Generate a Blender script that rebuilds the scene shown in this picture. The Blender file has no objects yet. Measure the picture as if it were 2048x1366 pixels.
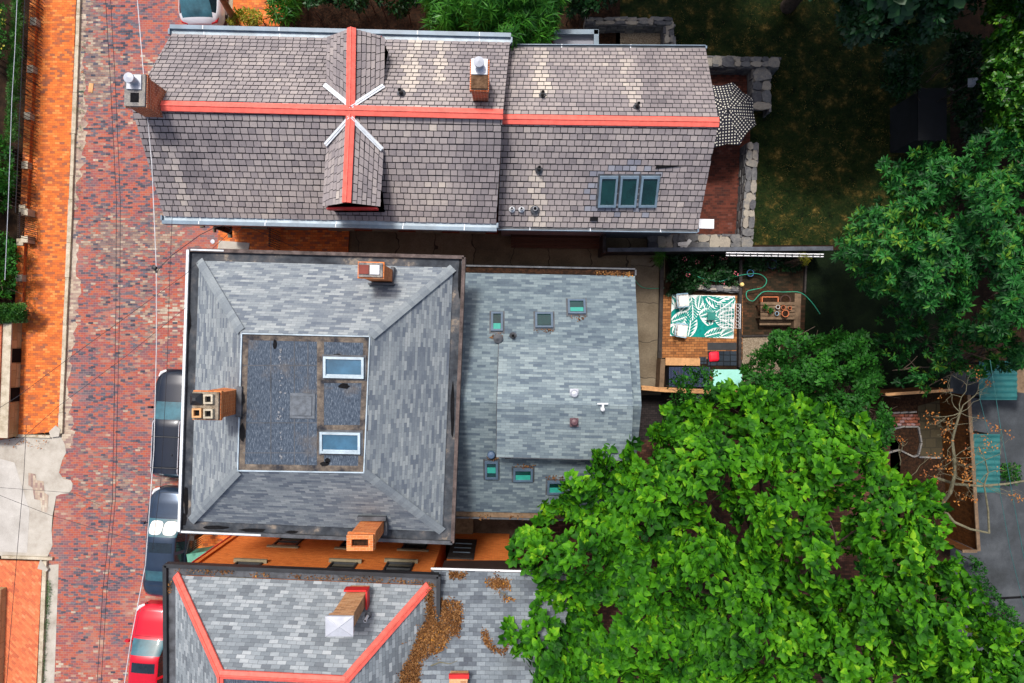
import bpy, math, random
import numpy as np
from mathutils import Vector, Matrix
random.seed(7); rng = np.random.default_rng(11)
sc = bpy.context.scene; COL = sc.collection
PI = math.pi; R = math.radians

# ---------------------------------------------------------------- camera, sky, sun
H = 31.0; F = 1365.0                      # drone height (m) and focal length in photo pixels
cd = bpy.data.cameras.new('camera'); cam = bpy.data.objects.new('camera', cd); COL.objects.link(cam)
cam.location = (0, 0, H); cam.rotation_euler = (0, 0, 0)
cd.sensor_width = 36; cd.lens = 24; cd.clip_start = 0.1; cd.clip_end = 500
sc.camera = cam
SUN_EL = 65.0; SUN_AZ = -21.0             # azimuth clockwise from +Y
w = bpy.data.worlds.new('World'); sc.world = w; w.use_nodes = True
nt = w.node_tree; nt.nodes.clear()
sky = nt.nodes.new('ShaderNodeTexSky'); sky.sky_type = 'NISHITA'; sky.sun_disc = False
sky.sun_elevation = R(SUN_EL); sky.sun_rotation = R(SUN_AZ)
sky.dust_density = 5.0; sky.air_density = .9; sky.ozone_density = .6
bg = nt.nodes.new('ShaderNodeBackground'); bg.inputs[1].default_value = 0.135
wo = nt.nodes.new('ShaderNodeOutputWorld')
nt.links.new(sky.outputs[0], bg.inputs[0]); nt.links.new(bg.outputs[0], wo.inputs[0])
sd = bpy.data.lights.new('sun', 'SUN'); sd.energy = 2.7; sd.angle = R(9); sd.color = (1, 0.965, 0.91)
sun = bpy.data.objects.new('sun', sd); COL.objects.link(sun)
sv = Vector((math.sin(R(SUN_AZ))*math.cos(R(SUN_EL)), math.cos(R(SUN_AZ))*math.cos(R(SUN_EL)), math.sin(R(SUN_EL))))
sun.rotation_euler = sv.to_track_quat('Z', 'Y').to_euler()
sc.view_settings.view_transform = 'Standard'; sc.view_settings.look = 'None'
sc.view_settings.gamma = 1; sc.view_settings.exposure = 0.4
sc.cycles.max_bounces = 6; sc.cycles.transparent_max_bounces = 6

# ---------------------------------------------------------------- helpers
def P(px, py, z=0.0):
    k = (H - z)/F
    return Vector(((px-1024)*k, -(py-683)*k, z))
def on(px, py, f, z=5.0):                 # point of the surface z=f(x,y) seen at a photo position
    for _ in range(12):
        p = P(px, py, z); z = z*0.4 + f(p.x, p.y)*0.6
    return P(px, py, z)

class MB:
    def __init__(s): s.v = []; s.f = []; s.uv = []; s.m = []; s.r = []; s.sm = False
    def face(s, pts, mi=0, r=None, udir=None):
        pts = [Vector(p) for p in pts]; i = len(s.v); s.v += pts; s.f.append(list(range(i, i+len(pts)))); s.m.append(mi)
        n = Vector((0, 0, 0))
        for k in range(len(pts)):
            a = pts[k]; b = pts[(k+1) % len(pts)]
            n += Vector(((a.y-b.y)*(a.z+b.z), (a.z-b.z)*(a.x+b.x), (a.x-b.x)*(a.y+b.y)))
        if n.length > 1e-12: n.normalize()
        else: n = Vector((0, 0, 1))
        if udir is not None: u = Vector(udir).normalized(); v = n.cross(u)
        elif abs(n.z) > 0.995: u = Vector((1, 0, 0)); v = Vector((0, 1, 0))
        else:
            u = Vector((0, 0, 1)).cross(n).normalized(); v = n.cross(u)
        for p in pts: s.uv.append((p.dot(u), p.dot(v)))
        s.r.append(random.random() if r is None else r)
    def box(s, c, d, rz=0.0, mi=0, taper=1.0, rot=None, r=None):
        M = rot if rot is not None else Matrix.Rotation(rz, 3, 'Z')
        c = Vector(c); q = []
        for z in (-.5, .5):
            t = 1.0 if z < 0 else taper
            for x, y in ((-.5, -.5), (.5, -.5), (.5, .5), (-.5, .5)):
                q.append(c + M @ Vector((x*d[0]*t, y*d[1]*t, z*d[2])))
        r = random.random() if r is None else r
        for a in ((3, 2, 1, 0), (4, 5, 6, 7), (0, 1, 5, 4), (1, 2, 6, 5), (2, 3, 7, 6), (3, 0, 4, 7)):
            s.face([q[k] for k in a], mi, r)
        return s
    def prism(s, pts, z0, z1, mi=0, top=None, udir=None):
        a = [Vector((p[0], p[1])) for p in pts]
        ar = sum(a[i].x*a[(i+1) % len(a)].y - a[(i+1) % len(a)].x*a[i].y for i in range(len(a)))
        if ar < 0: a = a[::-1]
        r = random.random(); n = len(a)
        s.face([(p.x, p.y, z1) for p in a], mi if top is None else top, r, udir)
        s.face([(p.x, p.y, z0) for p in a[::-1]], mi, r)
        for i in range(n):
            p, q = a[i], a[(i+1) % n]
            s.face([(p.x, p.y, z0), (q.x, q.y, z0), (q.x, q.y, z1), (p.x, p.y, z1)], mi, r)
        return s
    def tube(s, pts, rad, n=6, mi=0, cap=True, r=None):
        pts = [Vector(p) for p in pts]; m = len(pts)
        rs = rad if isinstance(rad, (list, tuple)) else [rad]*m
        ring = []; r = random.random() if r is None else r
        up = Vector((0, 0, 1)); prev = None
        for i, p in enumerate(pts):
            d = (pts[min(i+1, m-1)] - pts[max(i-1, 0)])
            d = d.normalized() if d.length > 1e-9 else Vector((0, 0, 1))
            if prev is None: a = d.orthogonal().normalized()
            else:
                a = prev - d*prev.dot(d)
                a = a.normalized() if a.length > 1e-6 else d.orthogonal().normalized()
            prev = a; b = d.cross(a)
            ring.append([p + (a*math.cos(2*PI*k/n) + b*math.sin(2*PI*k/n))*rs[i] for k in range(n)])
        for i in range(m-1):
            for k in range(n):
                k2 = (k+1) % n
                s.face([ring[i][k], ring[i][k2], ring[i+1][k2], ring[i+1][k]], mi, r)
        if cap: s.face(ring[0][::-1], mi, r); s.face(ring[-1], mi, r)
        return s
    def cyl(s, c, r0, h, n=16, mi=0, r1=None):
        c = Vector(c); return s.tube([c, c+Vector((0, 0, h))], [r0, r0 if r1 is None else r1], n, mi)
    def lathe(s, c, prof, n=20, mi=0):
        c = Vector(c); r = random.random()
        for (r0, z0), (r1, z1) in zip(prof[:-1], prof[1:]):
            for k in range(n):
                a, b = 2*PI*k/n, 2*PI*(k+1)/n
                q = [c+Vector((r0*math.cos(a), r0*math.sin(a), z0)), c+Vector((r0*math.cos(b), r0*math.sin(b), z0)),
                     c+Vector((r1*math.cos(b), r1*math.sin(b), z1)), c+Vector((r1*math.cos(a), r1*math.sin(a), z1))]
                if r0 < 1e-6: q = q[1:]
                elif r1 < 1e-6: q = q[:3]
                s.face(q, mi, r)
        return s
    def build(s, name, mats, parent=None, smooth=False, merge=False):
        me = bpy.data.meshes.new(name)
        me.from_pydata([tuple(v) for v in s.v], [], s.f)
        ul = me.uv_layers.new(name='UVMap'); ul.data.foreach_set('uv', np.array(s.uv, dtype=np.float32).ravel())
        at = me.attributes.new('rnd', 'FLOAT', 'FACE'); at.data.foreach_set('value', np.array(s.r, dtype=np.float32))
        mats = mats if isinstance(mats, (list, tuple)) else [mats]
        for m in mats: me.materials.append(m)
        me.polygons.foreach_set('material_index', np.array(s.m, dtype=np.int32))
        if merge or smooth:
            import bmesh
            bm = bmesh.new(); bm.from_mesh(me); bmesh.ops.remove_doubles(bm, verts=bm.verts, dist=1e-4)
            bm.to_mesh(me); bm.free()
        if smooth:
            me.polygons.foreach_set('use_smooth', [True]*len(me.polygons))
            me.set_sharp_from_angle(angle=R(40))
        me.update()
        o = bpy.data.objects.new(name, me); COL.objects.link(o)
        if parent: put(o, parent)
        return o

def put(o, parent):
    o.parent = parent; o.location = -root_loc(parent)
def root_loc(o):
    v = Vector((0, 0, 0))
    while o: v = v + o.location; o = o.parent
    return v
def tag(o, label=None, cat=None, group=None, kind=None):
    if label: o['label'] = label
    if cat: o['category'] = cat
    if group: o['group'] = group
    if kind: o['kind'] = kind
    return o
def thing(name, loc, label, cat, group=None):
    o = bpy.data.objects.new(name, None); COL.objects.link(o); o.location = loc; o.empty_display_size = .2
    return tag(o, label, cat, group)
def struct(o): o['kind'] = 'structure'; return o

# ---------------------------------------------------------------- materials
def C4(c): return (c[0], c[1], c[2], 1)
class N:
    def __init__(s, name):
        s.m = bpy.data.materials.new(name); s.m.use_nodes = True; s.t = s.m.node_tree; s.t.nodes.clear()
        s.out = s.n('ShaderNodeOutputMaterial'); s.b = s.n('ShaderNodeBsdfPrincipled'); s.l(s.b.outputs[0], s.out.inputs[0])
    def n(s, t, **k):
        o = s.t.nodes.new(t)
        for a, b in k.items(): setattr(o, a, b)
        return o
    def l(s, a, b): s.t.links.new(a, b)
    def uv(s, scale=(1, 1, 1), rot=0.0, obj=False):
        tc = s.n('ShaderNodeTexCoord'); mp = s.n('ShaderNodeMapping'); mp.inputs['Scale'].default_value = scale
        mp.inputs['Rotation'].default_value = (0, 0, rot)
        s.l(tc.outputs['Object' if obj else 'UV'], mp.inputs[0]); return mp.outputs[0]
    def noise(s, vec, scale, det=3, rough=.55):
        o = s.n('ShaderNodeTexNoise'); o.inputs['Scale'].default_value = scale; o.inputs['Detail'].default_value = det
        o.inputs['Roughness'].default_value = rough; s.l(vec, o.inputs['Vector']); return o.outputs[0]
    def math(s, op, a, b=None, clamp=False):
        o = s.n('ShaderNodeMath'); o.operation = op; o.use_clamp = clamp
        for i, x in enumerate((a, b)):
            if x is None: continue
            if isinstance(x, (int, float)): o.inputs[i].default_value = x
            else: s.l(x, o.inputs[i])
        return o.outputs[0]
    def ramp(s, fac, stops, const=False):
        o = s.n('ShaderNodeValToRGB'); cr = o.color_ramp; cr.interpolation = 'CONSTANT' if const else 'LINEAR'
        while len(cr.elements) < len(stops): cr.elements.new(.5)
        for e, (p, c) in zip(cr.elements, stops): e.position = p; e.color = C4(c)
        s.l(fac, o.inputs[0]); return o.outputs[0]
    def mix(s, fac, a, b, mode='MIX'):
        o = s.n('ShaderNodeMix'); o.data_type = 'RGBA'; o.blend_type = mode
        for i, x in ((0, fac), (6, a), (7, b)):
            if isinstance(x, (int, float)): o.inputs[i].default_value = x
            elif isinstance(x, tuple): o.inputs[i].default_value = C4(x)
            else: s.l(x, o.inputs[i])
        return o.outputs[2]
    def bump(s, h, strength=.3, dist=.01):
        o = s.n('ShaderNodeBump'); o.inputs['Strength'].default_value = strength; o.inputs['Distance'].default_value = dist
        s.l(h, o.inputs['Height']); s.l(o.outputs[0], s.b.inputs['Normal'])
    def fin(s, col, rough=.8, spec=.3, metal=0):
        if isinstance(col, tuple): s.b.inputs['Base Color'].default_value = C4(col)
        else: s.l(col, s.b.inputs['Base Color'])
        s.b.inputs['Roughness'].default_value = rough; s.b.inputs['Specular IOR Level'].default_value = spec
        s.b.inputs['Metallic'].default_value = metal
        return s.m

def plain(name, c, rough=.6, spec=.4, metal=0, var=.25, scale=3.0, coat=0):
    s = N(name); v = s.uv(obj=True)
    n = s.noise(v, scale, 5, .65)
    k = s.ramp(n, [(.3, tuple(x*(1-var) for x in c)), (.7, tuple(min(1, x*(1+var)) for x in c))])
    if coat: s.b.inputs['Coat Weight'].default_value = coat*.5; s.b.inputs['Coat Roughness'].default_value = .04
    return s.fin(k, rough, spec, metal)

def bricks(name, pal, bw, bh, mort, mcol, patch=.4, pscale=.5, rot=0, off=.5, stain=None, stain_amt=.0, rough=.85, bump=.5, brickmix=.65, pstretch=(1, 1, 1), squash=1.0, dirt=.25, big=0):
    s = N(name); v = s.uv(rot=rot)
    # small wobble so that the joints are not ruler straight
    wn = s.n('ShaderNodeTexNoise'); wn.inputs['Scale'].default_value = 1.3; s.l(v, wn.inputs['Vector'])
    sb = s.n('ShaderNodeVectorMath', operation='SUBTRACT'); s.l(wn.outputs['Color'], sb.inputs[0]); sb.inputs[1].default_value = (.5, .5, .5)
    ms = s.n('ShaderNodeVectorMath', operation='SCALE'); s.l(sb.outputs[0], ms.inputs[0]); ms.inputs['Scale'].default_value = bh*.35
    ad = s.n('ShaderNodeVectorMath', operation='ADD'); s.l(v, ad.inputs[0]); s.l(ms.outputs[0], ad.inputs[1])
    b = s.n('ShaderNodeTexBrick'); b.offset = off; b.squash = squash
    b.inputs['Color1'].default_value = (0, 0, 0, 1); b.inputs['Color2'].default_value = (1, 1, 1, 1); b.inputs['Mortar'].default_value = (.5, .5, .5, 1)
    b.inputs['Scale'].default_value = 1; b.inputs['Mortar Size'].default_value = mort; b.inputs['Mortar Smooth'].default_value = .3
    b.inputs['Brick Width'].default_value = bw; b.inputs['Row Height'].default_value = bh
    s.l(ad.outputs[0], b.inputs['Vector'])
    mp = s.n('ShaderNodeMapping'); mp.inputs['Scale'].default_value = pstretch; s.l(v, mp.inputs[0])
    n = s.noise(mp.outputs[0], pscale, 4, .6)
    n2 = s.math('MULTIPLY', s.math('SUBTRACT', n, .5), patch*2.6)
    val = s.math('ADD', s.math('ADD', s.math('MULTIPLY', b.outputs['Color'], brickmix), (1-brickmix)/2), n2, clamp=True)
    if big:
        val = s.math('ADD', val, s.math('MULTIPLY', s.math('SUBTRACT', s.noise(v, .16, 3, .5), .5), big), clamp=True)
    col = s.ramp(val, pal)
    fine = s.noise(v, 14, 4, .7)
    col = s.mix(dirt, col, s.ramp(fine, [(.3, (.25, .25, .25)), (.7, (1, 1, 1))]), 'MULTIPLY')
    col = s.mix(b.outputs['Fac'], col, mcol)
    if stain:
        sn = s.noise(v, .35, 5, .65)
        col = s.mix(s.math('MULTIPLY', s.ramp(sn, [(.5, (0, 0, 0)), (.68, (1, 1, 1))]), stain_amt), col, stain)
    hh = s.math('SUBTRACT', s.math('MULTIPLY', val, .35), b.outputs['Fac'])
    s.bump(hh, bump, .012)
    return s.fin(col, rough, .25)

def attrmat(name, pal, rough=.75, spec=.3, nscale=2.5, namt=.35, fine=0.0):
    s = N(name); a = s.n('ShaderNodeAttribute'); a.attribute_name = 'rnd'
    v = s.uv(obj=True); n = s.noise(v, nscale, 4, .6)
    val = s.math('ADD', a.outputs['Fac'], s.math('MULTIPLY', s.math('SUBTRACT', n, .5), namt*2), clamp=True)
    col = s.ramp(val, pal)
    if fine:
        col = s.mix(fine, col, s.ramp(s.noise(v, 18, 4, .7), [(.3, (.3, .3, .3)), (.7, (1, 1, 1))]), 'MULTIPLY')
    return s.fin(col, rough, spec)

def leafmat(name, pal, rough=.42, trans=.25, spec=.35):
    s = N(name); a = s.n('ShaderNodeAttribute'); a.attribute_name = 'rnd'
    v = s.uv(obj=True); n = s.noise(v, .7, 3)
    val = s.math('ADD', a.outputs['Fac'], s.math('MULTIPLY', s.math('SUBTRACT', n, .5), .9), clamp=True)
    col = s.ramp(val, pal)
    s.fin(col, rough, spec)
    tr = s.n('ShaderNodeBsdfTranslucent'); mx = s.n('ShaderNodeMixShader'); mx.inputs[0].default_value = trans
    tc = s.mix(1.0, col, (1.0, 1.0, .35), 'MULTIPLY'); s.l(tc, tr.inputs[0])
    s.l(s.b.outputs[0], mx.inputs[1]); s.l(tr.outputs[0], mx.inputs[2]); s.l(mx.outputs[0], s.out.inputs[0])
    return s.m

def rough_ground(name, pal, scale=2, det=8, rough=.95, bump=.6, dist=.03, fs=25, fa=.4):
    s = N(name); v = s.uv(obj=True); n = s.noise(v, scale, det, .65)
    col = s.ramp(n, pal); f = s.noise(v, fs, 3, .7)
    col = s.mix(fa, col, s.ramp(f, [(.35, (.15, .15, .15)), (.65, (1, 1, 1))]), 'MULTIPLY')
    s.bump(f, bump, dist); return s.fin(col, rough, .15)

M = {}
M['street'] = bricks('street_brick', [(0, (.08, .065, .09)), (.15, (.14, .1, .12)), (.3, (.22, .09, .1)), (.48, (.32, .085, .075)), (.7, (.42, .1, .055)), (.88, (.34, .15, .115)), (.97, (.42, .28, .2)), (1, (.48, .41, .32))],
    .225, .105, .006, (.26, .19, .17), patch=.36, pscale=.4, pstretch=(1, 1, 1), brickmix=.75, stain=(.4, .33, .28), stain_amt=.16, dirt=.4, big=1.1)
M['streetedge'] = bricks('dusty_street_brick', [(0, (.16, .13, .13)), (.3, (.3, .2, .17)), (.6, (.42, .33, .25)), (1, (.56, .5, .4))], .225, .105, .006, (.3, .25, .2), patch=.35, pscale=.7, stain=(.45, .42, .36), stain_amt=.5)
M['walk'] = bricks('sidewalk_brick', [(0, (.2, .1, .07)), (.16, (.38, .11, .045)), (.4, (.6, .14, .03)), (.7, (.72, .18, .035)), (1, (.74, .28, .08))],
    .22, .105, .005, (.22, .07, .03), patch=.18, pscale=.7, brickmix=.85, dirt=.3)
M['herring'] = bricks('herringbone_brick', [(0, (.42, .1, .05)), (.4, (.62, .15, .06)), (.8, (.7, .2, .08)), (1, (.65, .28, .14))],
    .21, .105, .005, (.26, .12, .07), patch=.2, pscale=.8, rot=R(45), brickmix=.8)
M['walkdark'] = bricks('patio_brick', [(0, (.03, .012, .01)), (.5, (.09, .022, .013)), (.8, (.14, .035, .02)), (1, (.15, .07, .06))], .2, .1, .006, (.07, .035, .025), patch=.3, pscale=1.2)  # brick colour darkened to carry the shade over this terrace
M['patio'] = bricks('tan_patio_brick', [(0, (.12, .05, .02)), (.5, (.34, .13, .04)), (1, (.45, .2, .07))], .24, .115, .009, (.06, .035, .02), patch=.3, pscale=1.2)
M['wallbrick'] = bricks('orange_wall_brick', [(0, (.5, .12, .025)), (.4, (.72, .19, .035)), (.8, (.8, .24, .05)), (1, (.82, .32, .09))], .21, .072, .004, (.4, .16, .06), patch=.12, pscale=.5, brickmix=.6, dirt=.12, bump=.3)
M['redbrick'] = bricks('red_wall_brick', [(0, (.25, .06, .03)), (.5, (.45, .1, .04)), (1, (.5, .16, .07))], .21, .072, .006, (.25, .12, .08), patch=.15)
M['chimbrick'] = bricks('chimney_brick', [(0, (.4, .1, .03)), (.5, (.68, .19, .05)), (1, (.76, .3, .1))], .2, .075, .004, (.6, .4, .24), patch=.2, pscale=2)
M['chimdark'] = bricks('old_chimney_brick', [(0, (.2, .04, .015)), (.5, (.45, .1, .03)), (1, (.6, .2, .07))], .2, .075, .006, (.62, .52, .38), patch=.35, pscale=2.5)
M['chimtan'] = bricks('tan_chimney_brick', [(0, (.28, .12, .05)), (.5, (.58, .28, .12)), (1, (.7, .42, .22))], .2, .072, .005, (.6, .42, .28), patch=.3, pscale=2)
M['slate'] = attrmat('roof_slate', [(0, (.14, .125, .135)), (.35, (.25, .222, .228)), (.7, (.36, .318, .305)), (1, (.54, .48, .42))], .62, .4, .55, .42, fine=.3)
M['slateblue'] = attrmat('new_blue_slate', [(0, (.15, .155, .19)), (1, (.23, .24, .28))], .6)
M['slatebed'] = plain('roof_felt', (.02, .02, .025), .9)
SH = [(0, (.10, .122, .16)), (.25, (.16, .188, .222)), (.5, (.225, .258, .282)), (.75, (.285, .318, .335)), (1, (.38, .41, .415))]
M['shingle'] = bricks('asphalt_shingle', SH, .31, .105, .003, (.09, .10, .12), patch=.13, pscale=2.2, pstretch=(.35, 1.3, 1), brickmix=.75, dirt=.25, bump=.5)
M['shingleB'] = bricks('asphalt_shingle_green', [(p, (c[0]*.62, c[1]*.72, c[2]*.75)) for p, c in SH], .31, .105, .003, (.08, .095, .11), patch=.16, pscale=2.0, pstretch=(.35, 1.3, 1), brickmix=.75, dirt=.25, bump=.5)
M['shingleD2'] = bricks('asphalt_shingle_dormer', [(p, (c[0]*.8, c[1]*.9, c[2]*.91)) for p, c in SH], .31, .105, .003, (.08, .09, .11), patch=.16, pscale=2.2, pstretch=(.35, 1.3, 1), brickmix=.75, dirt=.25, bump=.5)
M['shingleC'] = bricks('asphalt_shingle_pale', [(0, (.12, .135, .155)), (.3, (.19, .22, .245)), (.6, (.26, .295, .32)), (.85, (.34, .375, .4)), (1, (.46, .49, .51))],
    .3, .135, .005, (.08, .09, .1), patch=.15, pscale=2.5, pstretch=(.4, 1.3, 1), brickmix=.8, dirt=.25, bump=.6)
M['shingleD'] = bricks('asphalt_shingle_worn', [(0, (.06, .07, .09)), (.3, (.11, .13, .155)), (.6, (.17, .2, .23)), (1, (.27, .31, .34))],
    .3, .135, .005, (.07, .08, .09), patch=.25, pscale=1.2, pstretch=(.6, 1.1, 1), brickmix=.7, dirt=.35, bump=.6, stain=(.07, .08, .08), stain_amt=.5)
M['redpaint'] = plain('red_ridge_paint', (.72, .12, .09), .6, .3, var=.22, scale=5)
M['redtrim'] = plain('red_trim', (.5, .02, .02), .5)
M['zinc'] = plain('zinc_gutter', (.13, .19, .25), .45, .4, 0, var=.25, scale=2)
M['zinclite'] = plain('pale_zinc', (.34, .42, .48), .5, .4, 0, var=.3, scale=2)
M['galv'] = plain('galvanised_metal', (.4, .42, .47), .45, .5, .1, var=.15)
M['flash'] = plain('aluminium_flashing', (.58, .62, .66), .45, .4, 0, var=.15, scale=8)
M['white'] = plain('white_paint', (.78, .79, .82), .5, var=.06)
M['black'] = plain('black_metal', (.02, .022, .026), .5, var=.3)
M['blackglass'] = plain('dark_glass', (.01, .02, .03), .05, .6, var=.3)
M['gutterdark'] = plain('dark_gutter_lining', (.06, .065, .075), .6, .4, var=.7, scale=2.5)
M['gutterbrown'] = plain('rotten_fascia', (.085, .065, .06), .8, .2, var=.6, scale=4)
M['gutterworn'] = rough_ground('peeling_gutter_lining', [(.3, (.015, .018, .025)), (.5, (.05, .058, .07)), (.6, (.09, .09, .095)), (.66, (.24, .2, .16)), (.75, (.08, .1, .13))], 1.2, 4, .7, .2, .005, 8, .3)
M['stone'] = rough_ground('field_stone', [(.3, (.1, .1, .11)), (.5, (.22, .21, .2)), (.7, (.36, .33, .28))], 3, 6, .9, .5, .02, 20, .35)
M['stoneattr'] = attrmat('wall_stones', [(0, (.09, .09, .1)), (.4, (.18, .18, .18)), (.7, (.3, .27, .23)), (1, (.38, .34, .28))], .9, .2, 6, .5, fine=.4)
M['tanstone'] = bricks('tan_stone_blocks', [(0, (.3, .22, .1)), (.5, (.45, .36, .2)), (1, (.55, .45, .28))], .7, .4, .02, (.3, .22, .12), patch=.4, pscale=1.5)
M['limestone'] = rough_ground('limestone_kerb', [(.3, (.3, .25, .17)), (.5, (.48, .42, .32)), (.7, (.6, .54, .43))], 2.5, 6, .9, .4, .01, 25, .3)
M['concrete'] = rough_ground('concrete', [(.3, (.3, .27, .23)), (.5, (.42, .39, .34)), (.7, (.5, .47, .42))], 1.2, 8, .9, .3, .01, 40, .2)
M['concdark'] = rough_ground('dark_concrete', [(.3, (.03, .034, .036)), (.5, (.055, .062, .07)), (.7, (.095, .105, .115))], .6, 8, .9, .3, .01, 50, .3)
M['slab'] = bricks('old_concrete_slabs', [(0, (.11, .085, .055)), (.5, (.18, .145, .1)), (1, (.25, .21, .15))], 80, 1.75, .02, (.05, .04, .03), off=0, patch=.7, pscale=1.1, brickmix=.4, dirt=.4)
M['slabdark'] = bricks('mossy_alley_slabs', [(0, (.1, .08, .05)), (.5, (.18, .14, .085)), (1, (.26, .2, .13))], 1.75, 2.6, .025, (.04, .03, .02), off=0, patch=.6, pscale=1.1, brickmix=.4, dirt=.5)
M['soil'] = rough_ground('soil', [(.3, (.008, .005, .003)), (.5, (.025, .014, .008)), (.7, (.05, .025, .012))], 1.6, 8)
M['lawn'] = rough_ground('lawn', [(.34, (.004, .01, .002)), (.47, (.012, .026, .005)), (.56, (.03, .036, .008)), (.64, (.12, .085, .02)), (.72, (.34, .23, .07))], 1.7, 9, .95, .8, .03, 9, .6)  # dark greens carry tree shade; yellow-browns are dry grass and painted sun dapple
M['gravel'] = rough_ground('gravel', [(.3, (.12, .09, .06)), (.5, (.3, .24, .17)), (.7, (.45, .38, .29))], 22, 4, .9, .9, .02, 45, .5)
M['mulch'] = rough_ground('mulch', [(.3, (.01, .006, .004)), (.5, (.03, .015, .008)), (.7, (.07, .03, .015))], 9, 6)  # darkened to carry the large tree's shadow over the garden bed
M['wood'] = plain('weathered_wood', (.15, .1, .062), .8, .2, var=.4, scale=5)
M['wooddark'] = plain('dark_timber', (.035, .03, .028), .8, .2, var=.5, scale=4)
M['fencewood'] = plain('brown_fence_wood', (.11, .042, .012), .8, .2, var=.45, scale=6)
M['cedar'] = plain('cedar_board', (.5, .27, .12), .7, .25, var=.25, scale=5)
M['bark'] = plain('bark', (.09, .065, .05), .9, .1, var=.4, scale=6)
M['barkpale'] = plain('pale_lichened_bark', (.14, .13, .085), .9, .1, var=.4, scale=7)
M['wire'] = plain('wire_rubber', (.015, .015, .02), .6)
M['wirepale'] = plain('pale_cable', (.5, .5, .52), .6)
M['hose'] = plain('garden_hose_rubber', (.03, .32, .2), .4)
M['terracotta'] = plain('terracotta', (.55, .16, .06), .75)
M['bluepot'] = plain('blue_glaze', (.07, .2, .4), .3)
M['teal'] = plain('teal_print', (.005, .22, .19), .85, .1, var=.25, scale=9)
M['rugwhite'] = plain('white_rug_weave', (.72, .78, .76), .9, .1, var=.08)
M['cushion'] = plain('white_cushion_fabric', (.75, .73, .7), .9, .1, var=.15, scale=14)
M['redplastic'] = plain('red_cushion_fabric', (.75, .01, .035), .6, var=.1)
M['mint'] = plain('mint_tabletop', (.3, .66, .58), .5, var=.12)
M['corr'] = plain('green_corrugated_sheet', (.012, .1, .1), .5, .4, var=.25)
M['tar'] = rough_ground('tar_mastic', [(.3, (.004, .004, .005)), (.7, (.012, .012, .014))], 2, 3)
M['glassblue'] = plain('blue_skylight_glass', (.03, .1, .17), .08, .7, var=.5, scale=.9)
M['glassgreen'] = plain('green_skylight_glass', (.004, .03, .028), .1, .7, var=.5, scale=1.1)
M['skyframe'] = plain('dark_blue_frame', (.07, .11, .16), .5, var=.2)
M['glassmint'] = plain('sunlit_green_glass', (.03, .28, .22), .15, .6, var=.2)  # paler copy of the green glass with sunlight put into its colour
M['glasswin'] = plain('window_glass', (.02, .025, .03), .08, .7)
M['rubber'] = plain('tyre_rubber', (.015, .015, .017), .85)
M['light'] = plain('headlight_lens', (.6, .62, .65), .1, .8, var=.1)
M['taillight'] = plain('tail_light_lens', (.5, .01, .015), .15, .7, var=.1)

s_ = N('rolled_roofing'); v_ = s_.uv(obj=True); st = s_.n('ShaderNodeMapping'); st.inputs['Scale'].default_value = (7, 1.6, 1); s_.l(v_, st.inputs[0])
a_ = s_.noise(st.outputs[0], 5, 8, .75); b_ = s_.noise(v_, .8, 6, .7)
c_ = s_.ramp(a_, [(.3, (.014, .024, .04)), (.45, (.035, .05, .075)), (.57, (.075, .1, .135)), (.68, (.2, .23, .26)), (.8, (.36, .38, .4))])
c_ = s_.mix(s_.ramp(b_, [(.55, (0, 0, 0)), (.72, (.6, .6, .6))]), c_, (.13, .11, .09)); s_.bump(a_, .6, .02); M['rolled'] = s_.fin(c_, .8, .3)
# dotted parasol cloth
s_ = N('dotted_parasol_cloth'); v_ = s_.uv()
vo = s_.n('ShaderNodeTexVoronoi'); vo.inputs['Scale'].default_value = 8.0; vo.inputs['Randomness'].default_value = .0; s_.l(v_, vo.inputs['Vector'])
c_ = s_.ramp(vo.outputs['Distance'], [(0, (.66, .64, .56)), (.23, (.018, .018, .028))], True); M['dots'] = s_.fin(c_, .8, .2)
# ridged storage lid
s_ = N('ridged_blue_plastic'); v_ = s_.uv(obj=True); wv = s_.n('ShaderNodeTexWave'); wv.inputs['Scale'].default_value = 5; s_.l(v_, wv.inputs['Vector'])
s_.bump(wv.outputs['Fac'], .8, .03); M['boxblue'] = s_.fin(s_.ramp(wv.outputs['Fac'], [(.3, (.012, .02, .05)), (.8, (.05, .07, .13))]), .5)

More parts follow.
